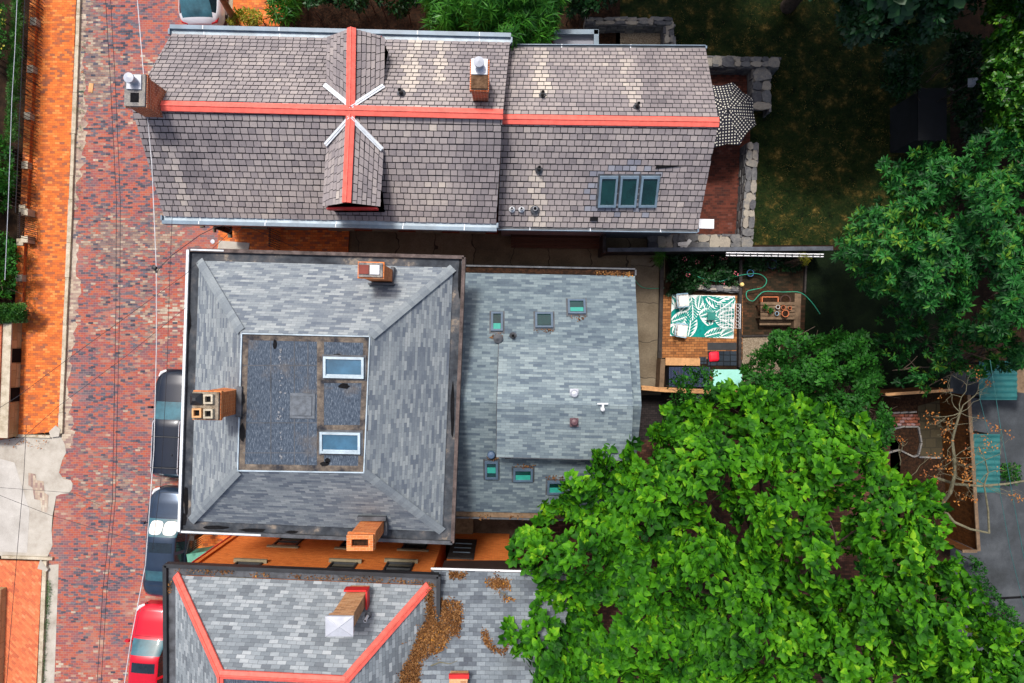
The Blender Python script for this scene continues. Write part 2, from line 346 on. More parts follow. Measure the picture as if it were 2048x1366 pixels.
LG = {
 'catalpa': leafmat('catalpa_leaf', [(0, (.004, .03, .003)), (.3, (.014, .082, .004)), (.62, (.04, .17, .005)), (.88, (.08, .265, .006)), (1, (.17, .36, .012))], .6, .2, .15),
 'lance': leafmat('lance_leaf', [(0, (.003, .024, .006)), (.4, (.009, .065, .012)), (.75, (.025, .15, .024)), (1, (.13, .24, .02))], .5, .15, .18),
 'oval': leafmat('small_oval_leaf', [(0, (.006, .04, .006)), (.5, (.016, .095, .010)), (1, (.04, .18, .014))], .55, .2, .2),
 'bamboo': leafmat('bamboo_leaf', [(0, (.008, .06, .008)), (.5, (.03, .15, .012)), (1, (.09, .28, .03))], .45, .25),
 'dark': leafmat('dark_leaf', [(0, (.003, .02, .005)), (.6, (.007, .045, .01)), (1, (.02, .08, .015))], .5, .1),
 'ivy': leafmat('ivy_leaf', [(0, (.006, .04, .006)), (.5, (.02, .1, .008)), (.85, (.05, .17, .012)), (1, (.14, .28, .02))], .4, .2),
 'yellow': leafmat('yellow_green_leaf', [(0, (.1, .15, .01)), (1, (.4, .35, .03))], .5, .2),
 'hedge': leafmat('hedge_leaf', [(0, (.008, .05, .008)), (.6, (.03, .13, .015)), (1, (.08, .2, .02))], .5, .15),
 'autumn': leafmat('rusty_leaf', [(0, (.2, .05, .01)), (1, (.45, .18, .03))], .6, .2),
 'debris': leafmat('dead_leaf_litter', [(0, (.05, .022, .008)), (.5, (.16, .07, .025)), (.9, (.28, .15, .06)), (1, (.5, .22, .03))], .9, .05, .1),
 'flower': leafmat('pink_petal', [(0, (.6, .03, .12)), (1, (.8, .3, .3))], .6, .1),
}

# ---------------------------------------------------------------- ground, street, pavements
def sheet(name, pts, z, mat, udir=None):
    b = MB(); b.face([Vector((p[0], p[1], z)) for p in pts][::1], 0, .5, udir)
    o = b.build(name, mat); struct(o); return o
def px(*pts, z=0.0): return [P(a, b, z) for a, b in pts]
sheet('ground', [(-150, -150), (150, -150), (150, 150), (-150, 150)], 0, M['soil'])
# street: clay pavers
sheet('street', px((80, 1500), (365, 1500), (385, 1100), (440, 480), (470, -120), (170, -120), (150, 400), (128, 870), (96, 1130)), .008, M['street'])
sheet('street_gutter_strip', px((96, 1130), (118, 1128), (104, 1500), (80, 1500)), .012, M['concrete'])
_r = random.Random(77); _e = []
for _i in range(60):
    _y = -110+_i*17; _t = (_y+110)/980.0; _x = 166-42*_t
    _e.append((_x+9+6*math.sin(_i*.35)+_r.uniform(0, 13), _y)); _e.append((_x+9+6*math.sin(_i*.35)+_r.uniform(0, 13), _y+_r.uniform(3, 14)))
sheet('street_edge_strip', px(*_e, *[(166-42*((900+110)/980.), 900), (166, -110)]), .012, M['streetedge'])
LAID = set()
def loose_pavers(name, spots, mat, seed):
    r = random.Random(seed); b = MB(); done = LAID
    for (x, y, sx, sy, n) in spots:
        for _ in range(n):
            p = P(x+r.gauss(0, sx), y+r.gauss(0, sy)); row = round(p.y/.105); c = round(p.x/.225-(row % 2)*.5)
            if (row, c) in done: continue
            done.add((row, c)); cx = (c+(row % 2)*.5)*.225; cy = row*.105
            b.face([(cx-.106, cy-.046, .0145), (cx+.106, cy-.046, .0145), (cx+.106, cy+.046, .0145), (cx-.106, cy+.046, .0145)])
    struct(b.build(name, mat))
loose_pavers('worn_pavers', [(235, 480, 30, 22, 330), (200, 150, 16, 40, 170), (330, 470, 25, 30, 150), (225, 960, 45, 40, 150), (330, 960, 14, 18, 80), (180, 60, 12, 50, 120), (250, 620, 60, 90, 120), (190, 1200, 50, 120, 60), (300, 620, 25, 60, 110)],
    attrmat('worn_paver', [(0, (.15, .11, .11)), (.4, (.24, .18, .16)), (.75, (.31, .23, .17)), (1, (.4, .34, .27))], .9, .2, 3, .4, fine=.35), 5)
loose_pavers('blue_pavers', [(230, 250, 50, 120, 340), (250, 560, 50, 90, 200), (220, 820, 50, 90, 120), (200, 1150, 45, 120, 130), (230, 40, 50, 60, 200)],
    attrmat('blue_paver', [(0, (.05, .055, .075)), (.6, (.1, .1, .125)), (1, (.16, .14, .16))], .9, .2, 3, .4, fine=.35), 6)
def slab(name, pts, z1, mat, z0=-.05, udir=None, kind='structure'):
    b = MB(); b.prism([(p.x, p.y) for p in pts], z0, z1, 0, udir=udir); o = b.build(name, mat); o['kind'] = kind; return o
slab('sidewalk', px((75, -120), (160, -120), (141, 400), (120, 862), (35, 870), (45, 640), (55, 420)), .12, M['walk'])
slab('sidewalk', px((-120, 1115), (88, 1122), (70, 1500), (-120, 1500)), .12, M['herring'])
slab('sidewalk', px((440, 455), (700, 455), (640, 1500), (385, 1500), (395, 1080)), .12, M['walk'])
slab('sidewalk', px((470, -120), (640, -120), (560, 55), (462, 55)), .12, M['walk'])
# driveway apron with a ragged patched edge
ap = [(-150, 878), (0, 880), (60, 872), (122, 872), (130, 888), (133, 905), (126, 918), (122, 932), (119, 945), (128, 958), (142, 960), (146, 967), (145, 978), (138, 986), (122, 988), (113, 992), (110, 1010), (106, 1030), (104, 1060), (106, 1090), (94, 1118), (40, 1112), (-150, 1108)]
sheet('driveway_apron', px(*ap), .02, M['concrete'])
sheet('driveway_apron', px((-60, 900), (30, 925), (60, 1020), (55, 1105), (-60, 1100)), .026, rough_ground('pale_driveway_concrete', [(.3, (.36, .34, .31)), (.6, (.47, .45, .42)), (.7, (.52, .5, .46))], 1, 6, .9, .2, .01, 30, .2))
sheet('paver_patch', px((58, 945), (72, 948), (74, 960), (88, 962), (90, 985), (98, 990), (96, 1025), (84, 1022), (82, 1000), (70, 998), (66, 975), (58, 970)), .032, M['streetedge'], (0, 1, 0))
# kerb stones
def kerb(pts, z1=.14, wd=.17, mat='limestone', seed=1):
    random.seed(seed); b = MB()
    for (a, c) in zip(pts[:-1], pts[1:]):
        A, B = P(*a), P(*c); L = (B-A).length; d = (B-A).normalized(); t = 0
        while t < L-.05:
            l = min(random.uniform(1.1, 2.3), L-t); m = A + d*(t+l/2)
            b.box((m.x, m.y, z1/2-.03), (l-.015, wd*random.uniform(.85, 1.15), z1+.06), math.atan2(d.y, d.x)+random.uniform(-.008, .008)); t += l
    o = b.build('kerb', M[mat]); struct(o)
kerb([(166, -110), (145, 400), (124, 866)], seed=3)
kerb([(94, 1120), (78, 1500)], .16, .2, seed=4)
kerb([(470, -110), (441, 455)], seed=5); kerb([(441, 498), (392, 1080), (370, 1500)], seed=6)
b = MB(); b.prism([(p.x, p.y) for p in px((103, 862), (116, 850), (126, 858), (122, 872), (106, 874))], 0, .16); struct(b.build('kerb_corner_stone', M['concrete']))
b = MB(); b.prism([(p.x, p.y) for p in px((80, 1135), (86, 1116), (101, 1136), (99, 1140))], 0, .17); struct(b.build('kerb_corner_stone', M['concrete']))
b = MB(); b.box(P(58, 871)+Vector((0, 0, .06)), (2.1, .12, .15), R(-2)); struct(b.build('kerb', M['limestone']))
b = MB(); b.box(P(58, 1114)+Vector((0, 0, .06)), (2.3, .12, .17), R(-2)); struct(b.build('kerb', M['limestone']))
b = MB(); b.prism([(p.x, p.y) for p in px((441, 482), (502, 487), (500, 500), (439, 498))], 0, .17); struct(b.build('stone_step', M['concrete']))
# alley, yards
sheet('alley_paving', px((545, 440), (1330, 470), (1330, 560), (545, 560)), .012, M['slabdark'])
sheet('garden_path', px((1262, 520), (1328, 500), (1322, 790), (1262, 790)), .02, M['slab'])
sheet('lawn', px((1150, -150), (1900, -150), (1900, 490), (1180, 490)), .006, M['lawn'])
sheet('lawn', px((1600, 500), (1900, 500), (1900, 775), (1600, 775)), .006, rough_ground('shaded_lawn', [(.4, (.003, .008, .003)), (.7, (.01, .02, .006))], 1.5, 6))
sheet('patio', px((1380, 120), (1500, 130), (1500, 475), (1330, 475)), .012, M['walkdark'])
sheet('patio', px((1320, 590), (1485, 590), (1485, 720), (1320, 715)), .012, M['patio'])
sheet('patio', px((1485, 500), (1615, 500), (1608, 670), (1485, 672)), .012, bricks('mossy_patio_brick', [(0, (.012, .01, .004)), (.5, (.035, .02, .009)), (1, (.09, .038, .018))], .22, .11, .008, (.018, .014, .006), patch=.6, pscale=.9))
sheet('gravel_patch', px((1485, 672), (1560, 668), (1560, 790), (1482, 790)), .012, M['gravel'])
sheet('gravel_patch', px((1232, 55), (1322, 55), (1322, 110), (1232, 110)), .012, M['gravel'])
sheet('dark_paving', px((1255, 785), (1420, 790), (1420, 880), (1255, 880)), .012, bricks('dark_pavers', [(0, (.012, .01, .01)), (1, (.04, .03, .03))], .2, .1, .008, (.006, .006, .006)))
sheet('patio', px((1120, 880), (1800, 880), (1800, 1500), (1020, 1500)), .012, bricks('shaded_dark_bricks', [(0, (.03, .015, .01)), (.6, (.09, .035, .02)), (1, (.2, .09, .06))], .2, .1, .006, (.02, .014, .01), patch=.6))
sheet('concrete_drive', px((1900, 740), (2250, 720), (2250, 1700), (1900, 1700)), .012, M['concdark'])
sheet('drive_joint', px((1960, 1196), (2250, 1180), (2250, 1184), (1960, 1201)), .018, M['tar'])
sheet('garden_bed', px((1780, 795), (1895, 795), (1895, 1100), (1780, 1100)), .012, M['mulch'])
sheet('garden_path', px((1835, 812), (1895, 795), (1893, 915), (1840, 912)), .02, bricks('crazy_paving', [(0, (.025, .022, .012)), (1, (.07, .055, .03))], .5, .4, .03, (.03, .025, .015), patch=.5))
sheet('mulch_bed', px((520, -100), (1240, -100), (1240, 120), (520, 120)), .012, M['mulch'])
sheet('concrete_landing', px((940, 1030), (1080, 1030), (1080, 1085), (900, 1085)), .03, rough_ground('landing_concrete', [(.3, (.05, .035, .025)), (.7, (.12, .09, .07))], 2, 6))

# ---------------------------------------------------------------- foliage
LEAF = {
 'heart': (np.array([(0, .04, 0), (-.20, -.03, .09), (-.38, .14, .16), (-.40, .40, .17), (-.25, .70, .09), (0, 1, -.12), (0, .5, -.03), (.20, -.03, .09), (.38, .14, .16), (.40, .40, .17), (.25, .70, .09)], float),
           [[0, 6, 3, 2, 1], [6, 5, 4, 3], [0, 7, 8, 9, 6], [6, 9, 10, 5]]),
 'lance': (np.array([(0, 0, 0), (-.17, .35, .05), (-.13, .7, .02), (0, 1, -.12), (.17, .35, .05), (.13, .7, .02), (0, .5, -.02)], float),
           [[0, 6, 2, 1], [6, 3, 2], [0, 4, 5, 6], [6, 5, 3]]),
 'oval': (np.array([(0, 0, 0), (-.28, .4, .05), (-.15, .82, .02), (0, 1, -.04), (.28, .4, .05), (.15, .82, .02)], float), [[0, 3, 2, 1], [0, 4, 5, 3]]),
 'blade': (np.array([(0, 0, 0), (-.075, .4, .02), (0, 1, -.28), (.075, .4, .02)], float), [[0, 3, 2, 1]]),
}
def norm(a): return a/np.maximum(np.linalg.norm(a, axis=1, keepdims=True), 1e-9)
def leaf_mesh(name, cen, ax, per, size, kind, mat, parent=None, pitch=(10, 45), pet=.05, wide=1.0, droop=.15, rnd_ros=.6, extra=None):
    """whorls of leaves: cen/ax (n,3); every whorl gets `per` leaves"""
    tv, tf = LEAF[kind]; n = len(cen)
    per_idx = np.repeat(np.arange(n), per); m = len(per_idx)
    c = cen[per_idx]; a = norm(ax)[per_idx]
    ref = np.where(np.abs(a[:, 2:3]) > .9, np.array([[1., 0, 0]]), np.array([[0, 0, 1.]]))
    e1 = norm(np.cross(a, ref)); e2 = np.cross(a, e1)
    th = np.tile(np.arange(per)*2.399963, n)+np.repeat(rng.uniform(0, 6.28, n), per)+rng.uniform(-.35, .35, m)
    rad = e1*np.cos(th)[:, None]+e2*np.sin(th)[:, None]
    pt = np.radians(rng.uniform(pitch[0], pitch[1], m))[:, None]
    Y = rad*np.cos(pt)+a*np.sin(pt); Y[:, 2] -= rng.uniform(0, droop*2, m); Y = norm(Y)
    Nn = norm(a*np.cos(pt)-rad*np.sin(pt)+rng.normal(0, .18, (m, 3))); X = norm(np.cross(Y, Nn)); Z = np.cross(X, Y)
    s = rng.uniform(size[0], size[1], m)[:, None]
    base = c+Y*pet*rng.uniform(.3, 1.6, m)[:, None]
    V = (base[:, None, :]+(X[:, None, :]*tv[None, :, 0:1]*wide+Y[:, None, :]*tv[None, :, 1:2]+Z[:, None, :]*tv[None, :, 2:3])*s[:, None, :])
    k = len(tv); V = V.reshape(-1, 3)
    F_ = []
    off = (np.arange(m)*k)
    # flat arrays
    lt = []; ls = []
    tmpl = [np.array(f) for f in tf]
    loops = np.concatenate([(off[:, None]+f[None, :]) for f in tmpl], axis=1).ravel()
    tot = np.tile(np.array([len(f) for f in tf]), m); start = np.concatenate([[0], np.cumsum(tot)[:-1]])
    me = bpy.data.meshes.new(name); me.vertices.add(len(V)); me.vertices.foreach_set('co', V.astype(np.float32).ravel())
    me.loops.add(len(loops)); me.loops.foreach_set('vertex_index', loops.astype(np.int32))
    me.polygons.add(len(tot)); me.polygons.foreach_set('loop_start', start.astype(np.int32)); me.polygons.foreach_set('loop_total', tot.astype(np.int32))
    me.update(calc_edges=True); me.validate()
    rr = np.clip(rnd_ros*np.repeat(rng.uniform(0, 1, n), per)+(1-rnd_ros)*rng.uniform(0, 1, m), 0, 1)
    if len(me.polygons) == len(tot):
        at = me.attributes.new('rnd', 'FLOAT', 'FACE'); fo = np.tile(np.array([-.07, .04, .02, .10]), m) if kind == 'heart' else np.zeros(m*len(tf)); at.data.foreach_set('value', np.clip(np.repeat(rr, len(tf))+fo, 0, 1).astype(np.float32))
    if kind == 'blobby': me.polygons.foreach_set('use_smooth', [True]*len(me.polygons))
    me.materials.append(mat)
    o = bpy.data.objects.new(name, me); COL.objects.link(o)
    if parent: put(o, parent)
    return o

def in_poly(p, poly):
    x, y = p[:, 0], p[:, 1]; ins = np.zeros(len(p), bool); n = len(poly)
    for i in range(n):
        x0, y0 = poly[i]; x1, y1 = poly[(i+1) % n]
        c = ((y0 > y) != (y1 > y)) & (x < (x1-x0)*(y-y0)/((y1-y0) if y1 != y0 else 1e-9)+x0)
        ins ^= c
    return ins
def edge_dist(p, poly):
    d = np.full(len(p), 1e9); n = len(poly)
    for i in range(n):
        a = np.array(poly[i], float); b = np.array(poly[(i+1) % n], float); ab = b-a
        t = np.clip(((p-a)@ab)/max(ab@ab, 1e-9), 0, 1); d = np.minimum(d, np.linalg.norm(p-(a+t[:, None]*ab), axis=1))
    return d
def lumps(x, y, wl, seed):
    r = np.random.default_rng(seed); v = 0
    for i in range(7):
        a = r.uniform(0, 2*PI); k = 2*PI/(wl*r.uniform(.6, 1.7)); v = v+np.sin(k*(x*math.cos(a)+y*math.sin(a))+r.uniform(0, 6.28))
    return v/3.0
def crown_pts(poly, n, z0, z1, D=140, wl=2.0, lump=.8, depth=.5, seed=1, gap=None, jag=12, hole=None):
    """points spread through a crown whose plan outline is given at photo positions; true height per point"""
    r = np.random.default_rng(seed); poly = [tuple(p) for p in poly]
    xs = [p[0] for p in poly]; ys = [p[1] for p in poly]; out = []
    p = np.column_stack([r.uniform(min(xs), max(xs), n*4), r.uniform(min(ys), max(ys), n*4)])
    ins = in_poly(p, poly); p = p[ins]; d = edge_dist(p, poly)
    t = np.clip(d/D, 0, 1); z = z0+(z1-z0)*np.sqrt(t*(2-t))
    k = (H-z)/F; x = (p[:, 0]-1024)*k; y = -(p[:, 1]-683)*k
    L = lumps(x, y, wl, seed+5); L2 = lumps(x, y, wl*.35, seed+9)
    z = z+L*lump+L2*lump*.35-r.exponential(depth, len(z))
    keep = np.ones(len(z), bool)
    keep &= (d > jag*(.5+L2*.8))
    if gap is not None: keep &= ~((L < gap) & (r.uniform(0, 1, len(z)) < .93))
    if hole is not None:
        for (hx, hy, hr) in hole: keep &= ~(np.hypot(p[:, 0]-hx, (p[:, 1]-hy)) < hr*(1+.35*L2))
    p = p[keep]; z = np.maximum(z[keep], .15); p = p[:n]; z = z[:n]
    k = (H-z)/F; x = (p[:, 0]-1024)*k; y = -(p[:, 1]-683)*k
    cen = np.column_stack([x, y, z])
    g = .25   # outward axis from lump gradient
    gx = (lumps(x+g, y, wl, seed+5)-lumps(x-g, y, wl, seed+5)); gy = (lumps(x, y+g, wl, seed+5)-lumps(x, y-g, wl, seed+5))
    ax = np.column_stack([-gx*1.3, -gy*1.3, np.ones(len(x))])+r.normal(0, .22, (len(x), 3))
    return cen, norm(ax)

def tree(name, label, base, poly, n, z0, z1, kind, mat, per=8, size=(.2, .3), trunk_r=.2, limbs=14, bark='bark', group=None, cat='tree', seed=1, **k):
    lk = {a: k.pop(a) for a in list(k) if a in ('pitch', 'pet', 'wide', 'droop', 'rnd_ros')}
    B = P(*base); root = thing(name, (B.x, B.y, 0), label, cat, group)
    cen, ax = crown_pts(poly, n, z0, z1, seed=seed, **k)
    leaf_mesh('crown', cen, ax, per, size, kind, LG[mat], root, **lk)
    r = np.random.default_rng(seed); b = MB(); zt = z0+(z1-z0)*.1
    fork = Vector((B.x, B.y, max(.4, zt*.45)))
    b.tube([B, B+Vector((.05, .03, fork.z*.5)), fork], [trunk_r*1.3, trunk_r, trunk_r*.85], 9)
    for i in r.choice(len(cen), min(limbs, len(cen)), replace=False):
        e = Vector(cen[i])-Vector((0, 0, .35)); m = fork.lerp(e, .5)+Vector((r.normal(0, .25), r.normal(0, .25), (e.z-fork.z)*.12))
        m2 = fork.lerp(e, .25)+Vector((r.normal(0, .1), r.normal(0, .1), (e.z-fork.z)*.12))
        b.tube([fork, m2, m, m.lerp(e, .5)+Vector((r.normal(0, .1), r.normal(0, .1), 0)), e], [trunk_r*.5, trunk_r*.4, trunk_r*.28, trunk_r*.18, .015], 6)
        for q in range(4):
            f = m.lerp(e, r.uniform(0, .9)); g = f+Vector((r.normal(0, .6), r.normal(0, .6), r.uniform(-.1, .6)))
            b.tube([f, f.lerp(g, .5)+Vector((0, 0, .08)), g], [trunk_r*.16, trunk_r*.1, .01], 5)
    b.build('trunk', M[bark], root, smooth=True)
    return root

# ---------------------------------------------------------------- building helpers
def lerp(a, b, t): return a+(b-a)*t
def slates(b, A, B_, C_, D, ex=.22, wd=.262, mi=0, lift=.022, miss=0.0, palette=None, gap=.19, streaks=()):
    """separate slates, felt gaps imitating course shadow lines, on the slope A(eave left) B(eave right) C(ridge right) D(ridge left)"""
    A, B_, C_, D = [Vector(q) for q in (A, B_, C_, D)]
    n = (B_-A).cross(D-A).normalized()
    if n.z < 0: n = -n
    rows = max(1, int(round(((D-A).length+(C_-B_).length)/2/ex)))
    b.face([A-n*.02, B_-n*.02, C_-n*.02, D-n*.02], 1, .5)
    for i in range(rows):
        t0, t1 = i/rows, min(1.0, (i+1-gap)/rows)  # open gap shows dark felt, imitating the shadow line under each course
        L0, R0 = lerp(A, D, t0), lerp(B_, C_, t0); L1, R1 = lerp(A, D, t1), lerp(B_, C_, t1)
        W = (R0-L0).length; u = -((i % 2)*.5+random.uniform(0, .1))*wd; rr = random.uniform(-.06, .06)
        while u < W-.01:
            w_ = wd*random.uniform(.93, 1.07); a, c = max(0, u)/W, min(W, u+w_-.024)/W; u += w_
            if c-a < .02/W*1: continue
            if random.random() < miss: continue
            dl = random.uniform(-.010, .008); li = lift*random.uniform(.75, 1.3)
            p0, p1 = lerp(L0, R0, a), lerp(L0, R0, c); q0, q1 = lerp(L1, R1, a), lerp(L1, R1, c)
            sl = (L1-L0).normalized(); p0 = p0+sl*dl; p1 = p1+sl*(dl+random.uniform(-.006, .006))
            r = .47+rr+random.gauss(0, .09); m_ = mi
            mp = (p0+p1)*.5
            r += .16*math.sin(mp.x*1.1+1.7*math.sin(mp.x*.37))*math.sin(mp.x*.29+mp.y*.15+1)
            for (sx_, sy_, sg_, sw_) in streaks:
                if abs(mp.x-sx_-.04*math.sin(mp.y*9)) < sw_ and (mp.y-sy_)*sg_ > 0: r += .42-.05*abs(mp.y-sy_)
            r = min(1, max(0, r))
            if palette: m_, r = palette(mp, r)
            P0, P1 = p0+n*li, p1+n*li
            b.face([P0, P1, q1+n*.004, q0+n*.004], m_, r)
            b.face([p0, p1, P1, P0], m_, r*.8)
            b.face([P1, p1, q1, q1+n*.004], m_, r*.8)
            b.face([p0, P0, q0+n*.004, q0], m_, r*.8)

def strip_on(b, A, B_, wd, th, up, mi=0, bead=False):
    """flat bar of width wd from A to B lying with normal `up`"""
    A, B_, up = Vector(A), Vector(B_), Vector(up).normalized(); d = (B_-A).normalized(); s = d.cross(up).normalized()*wd/2; up = s.cross(d).normalized()
    if up.z < 0: up = -up
    q = [A-s, A+s, B_+s, B_-s]; t = [p+up*th for p in q]
    r = random.random(); b.face(t, mi, r); b.face(q[::-1], mi, r)
    for i in range(4): j = (i+1) % 4; b.face([q[i], q[j], t[j], t[i]], mi, r)
    return b
def ridge(parent, A, B_, wd, drop, mat='redpaint', name='ridge_cap'):
    """inverted-V sheet ridge with a rolled bead"""
    A, B_ = Vector(A), Vector(B_); d = (B_-A).normalized(); s = Vector((-d.y, d.x, 0)).normalized()*wd/2; dz = Vector((0, 0, drop)); b = MB()
    e = Vector((0, 0, .025)); up = Vector((0, 0, .05))
    for sg in (1, -1):
        S = s*sg
        b.face([A+up, B_+up, B_+S-dz+up, A+S-dz+up]); b.face([A+S-dz+up, B_+S-dz+up, B_+S-dz-e, A+S-dz-e])
        m = S*.16; mz = Vector((0, 0, drop*.16))
        b.face([A+m-mz+up, B_+m-mz+up, B_+m*.6+up+e, A+m*.6+up+e])
    b.face([A+s*.1+up+e, B_+s*.1+up+e, B_-s*.1+up+e, A-s*.1+up+e])
    for X in (A, B_): b.face([X+up, X+s-dz+up, X+s-dz-e, X-s-dz-e, X-s-dz+up])
    k = 2.4; L = (B_-A).length; t = k*.7
    while t < L-.3:      # lap joints
        c = A+d*t
        for sg in (1, -1):
            S = s*sg*1.01; f = d*.02
            b.face([c-f+up*1.08, c+f+up*1.08, c+f+S-dz+up*1.1, c-f+S-dz+up*1.1])
        t += k*random.uniform(.8, 1.2)
    return b.build(name, M[mat], parent)
def gutter(parent, A, B_, wd, mats=('zinc', 'zinclite'), lip=.1, out=None, name='gutter', seams=True, lipw=.09):
    """box gutter: A,B on the roof edge; `out` the outward direction"""
    A, B_, out = Vector(A), Vector(B_), Vector(out).normalized(); d = (B_-A).normalized(); out = (out-d*out.dot(d)).normalized(); b = MB(); z = Vector((0, 0, 1))
    O = out*wd
    b.face([A-z*.05, B_-z*.05, B_+O-z*.05, A+O-z*.05], 1)
    b.face([A+O-z*.2, B_+O-z*.2, B_-z*.2, A-z*.2], 0)
    A1, B1 = A+O, B_+O; w = out*lipw
    q = [A1-z*.2, B1-z*.2, B1+w-z*.2, A1+w-z*.2]; t = [p+z*(.2+lip) for p in q]
    b.face(t, 0); b.face(q[::-1], 0)
    for i in range(4): j = (i+1) % 4; b.face([q[i], q[j], t[j], t[i]], 0)
    for X, sg in ((A, -1), (B_, 1)):
        e = d*sg*.05
        b.box(X+O*.5+e*.5+z*(lip-.2)*.5, (wd*1.0, .06, lip+.2), rot=Matrix((out, d, z)).transposed(), mi=0)
    if seams:
        L = (B_-A).length; t = random.uniform(1.2, 2)
        while t < L-.4:
            c = A+d*t+O*.5-z*.045; b.box(c, (wd, .035, .012), rot=Matrix((out, d, z)).transposed(), mi=2)
            b.box(A+d*t+O+w*.5+z*(lip+.003), (lipw*.9, .035, .01), rot=Matrix((out, d, z)).transposed(), mi=2)
            t += random.uniform(2.2, 2.8)
    return b.build(name, [M[mats[0]], M[mats[1]], M['flash']], parent)

M['sillstone'] = plain('sill_stone', (.2, .17, .11), .9, var=.3)
def window(parent, A, d, n, w, h, sill='sillstone', mullion=True, shutters=False):
    """A = lower left corner on the wall face, d = along the wall, n = outward normal"""
    A, d, n = Vector(A), Vector(d).normalized(), Vector(n).normalized(); z = Vector((0, 0, 1)); Rm = Matrix((d, n, z)).transposed()
    b = MB(); f = .07; c = A+d*w/2+z*h/2+n*.01
    for sx in (-1, 1): b.box(c+d*sx*(w/2-f/2), (f, .08, h), rot=Rm)
    for sz in (-1, 0, 1): b.box(c+z*sz*(h/2-f/2), (w-2*f-.004, .07, f), rot=Rm)
    o = b.build('window', M['black'], parent)
    b = MB(); b.box(c-n*.015, (w-2*f, .02, h-2*f), rot=Rm); b.build('pane', M['glasswin'], o)
    b = MB(); b.box(c-z*(h/2+.06)+n*.05, (w+.25, .16, .12), rot=Rm); b.build('sill', M[sill], o)
    b = MB(); b.box(c+z*(h/2+.1)+n*.012, (w+.3, .06, .2), rot=Rm); b.build('lintel', M[sill], o)
    return o
def skylight(parent, c, u, v, w, h, glass='glassgreen', frame='zinc', depth=.12, leaves=None, pane_strip=None, lipz=0.0):
    """c centre on the roof, u across, v up the slope"""
    c, u, v = Vector(c), Vector(u).normalized(), Vector(v).normalized(); n = u.cross(v).normalized()
    if n.z < 0: n = -n; u = -u
    Rm = Matrix((u, v, n)).transposed(); b = MB(); f = .075
    for sx in (-1, 1): b.box(c+u*sx*(w/2-f/2)+n*depth/2, (f, h, depth), rot=Rm)
    for sy in (-1, 1): b.box(c+v*sy*(h/2-f/2)+n*depth/2, (w-2*f-.002, f, depth*.96), rot=Rm)
    for sx in (-1, 1): b.box(c+u*sx*(w/2+.03)+n*.015, (.06, h+.14, .03), rot=Rm, mi=1)
    for sy in (-1, 1): b.box(c+v*sy*(h/2+.03)+n*.012, (w, .06, .028), rot=Rm, mi=1)
    o = b.build('skylight', [M[frame], M['gutterdark']], parent)
    b = MB(); b.box(c+n*(depth*.55), (w-2*f, h-2*f, .012), rot=Rm); b.build('pane', M[glass], o)
    if pane_strip:
        b = MB(); b.box(c+n*(depth*.55+.012)+v*(h*pane_strip[1]), (w-2*f-.02, (h-2*f)*pane_strip[0], .01), rot=Rm); b.build('pane_strip', M[pane_strip[2]], o)  # strip laid over the pane; in mint it stands for sunlit glass
    return o
def chimney(parent, c, w, d, z0, z1, rz, mat, top='crown', capmat='stone', taper=1.0):
    c = Vector((c[0], c[1], 0)); b = MB(); Rm = Matrix.Rotation(rz, 3, 'Z')
    b.box(c+Vector((0, 0, (z0+z1)/2)), (w, d, z1-z0), rz)
    for k, (dz, ex) in enumerate(((.34, .05), (.2, .1))):
        pass
    o = b.build('chimney', M[mat], parent)
    b = MB()
    for sx, sy, lx, ly in ((0, -1, w+.16, .09), (0, 1, w+.16, .09), (-1, 0, .09, d), (1, 0, .09, d)):
        p = c+Rm @ Vector((sx*(w/2+.045), sy*(d/2+.045), 0)); b.box((p.x, p.y, z0+ (z1-z0)*.22), (lx, ly, .03), rz)
    return o
def vent_pipe(parent, p, h=.35, r=.05, mat='black', base='gutterdark', lean=(0, 0), name='vent_pipe'):
    p = Vector(p); b = MB(); b.lathe(p, [(r*2.6, -.05), (r*2.6, .02), (r*1.3, .1), (r*1.3, .05)], 14, 1)
    b.tube([p-Vector((0, 0, .1)), p+Vector((lean[0], lean[1], h))], r, 12, 0, cap=False)
    t = p+Vector((lean[0], lean[1], h)); b.lathe(t, [(r, 0), (r*1.15, 0), (r*1.15, -.05), (r, -.05)], 12, 0)
    b.cyl(t-Vector((0, 0, .05)), r*.8, .004, 12, 2)
    return b.build(name, [M[mat], M[base], M['tar']], parent)
def wall_poly(b, pts, z0, z1, mi=0): b.prism([(p[0], p[1]) for p in pts], z0, z1, mi)

# ================================================================ HOUSE 1: slate roof, cross gable
TILT = R(-1.3)
h1 = thing('slate_roof_house', P(650, 270), 'long brick house with brownish slate roof, red ridge caps crossing and box gutters', 'house')
ze, zr = 6.0, 8.26
A = P(343, 68, ze); B_ = P(1020, 85, ze); C_ = P(1006, 222, zr); D = P(262, 210, zr)      # north slope
E = P(328, 432, ze); G = P(992, 447, ze)
# slope normals keep the ridge straight
b = MB(); random.seed(21)
slates(b, B_, A, D, C_, lift=.006, gap=.2, streaks=((P(815, 180, 7.9).x, P(0, 175, 7.9).y, 1, .3), (P(880, 130, 7).x, P(0, 170, 7).y, 1, .2))); o = b.build('roof', [M['slate'], M['slatebed']], h1)
b = MB(); slates(b, E, G, C_, D, streaks=((P(350, 300, 7).x, P(0, 300, 7).y, -1, .22),)); o = b.build('roof', [M['slate'], M['slatebed']], h1)
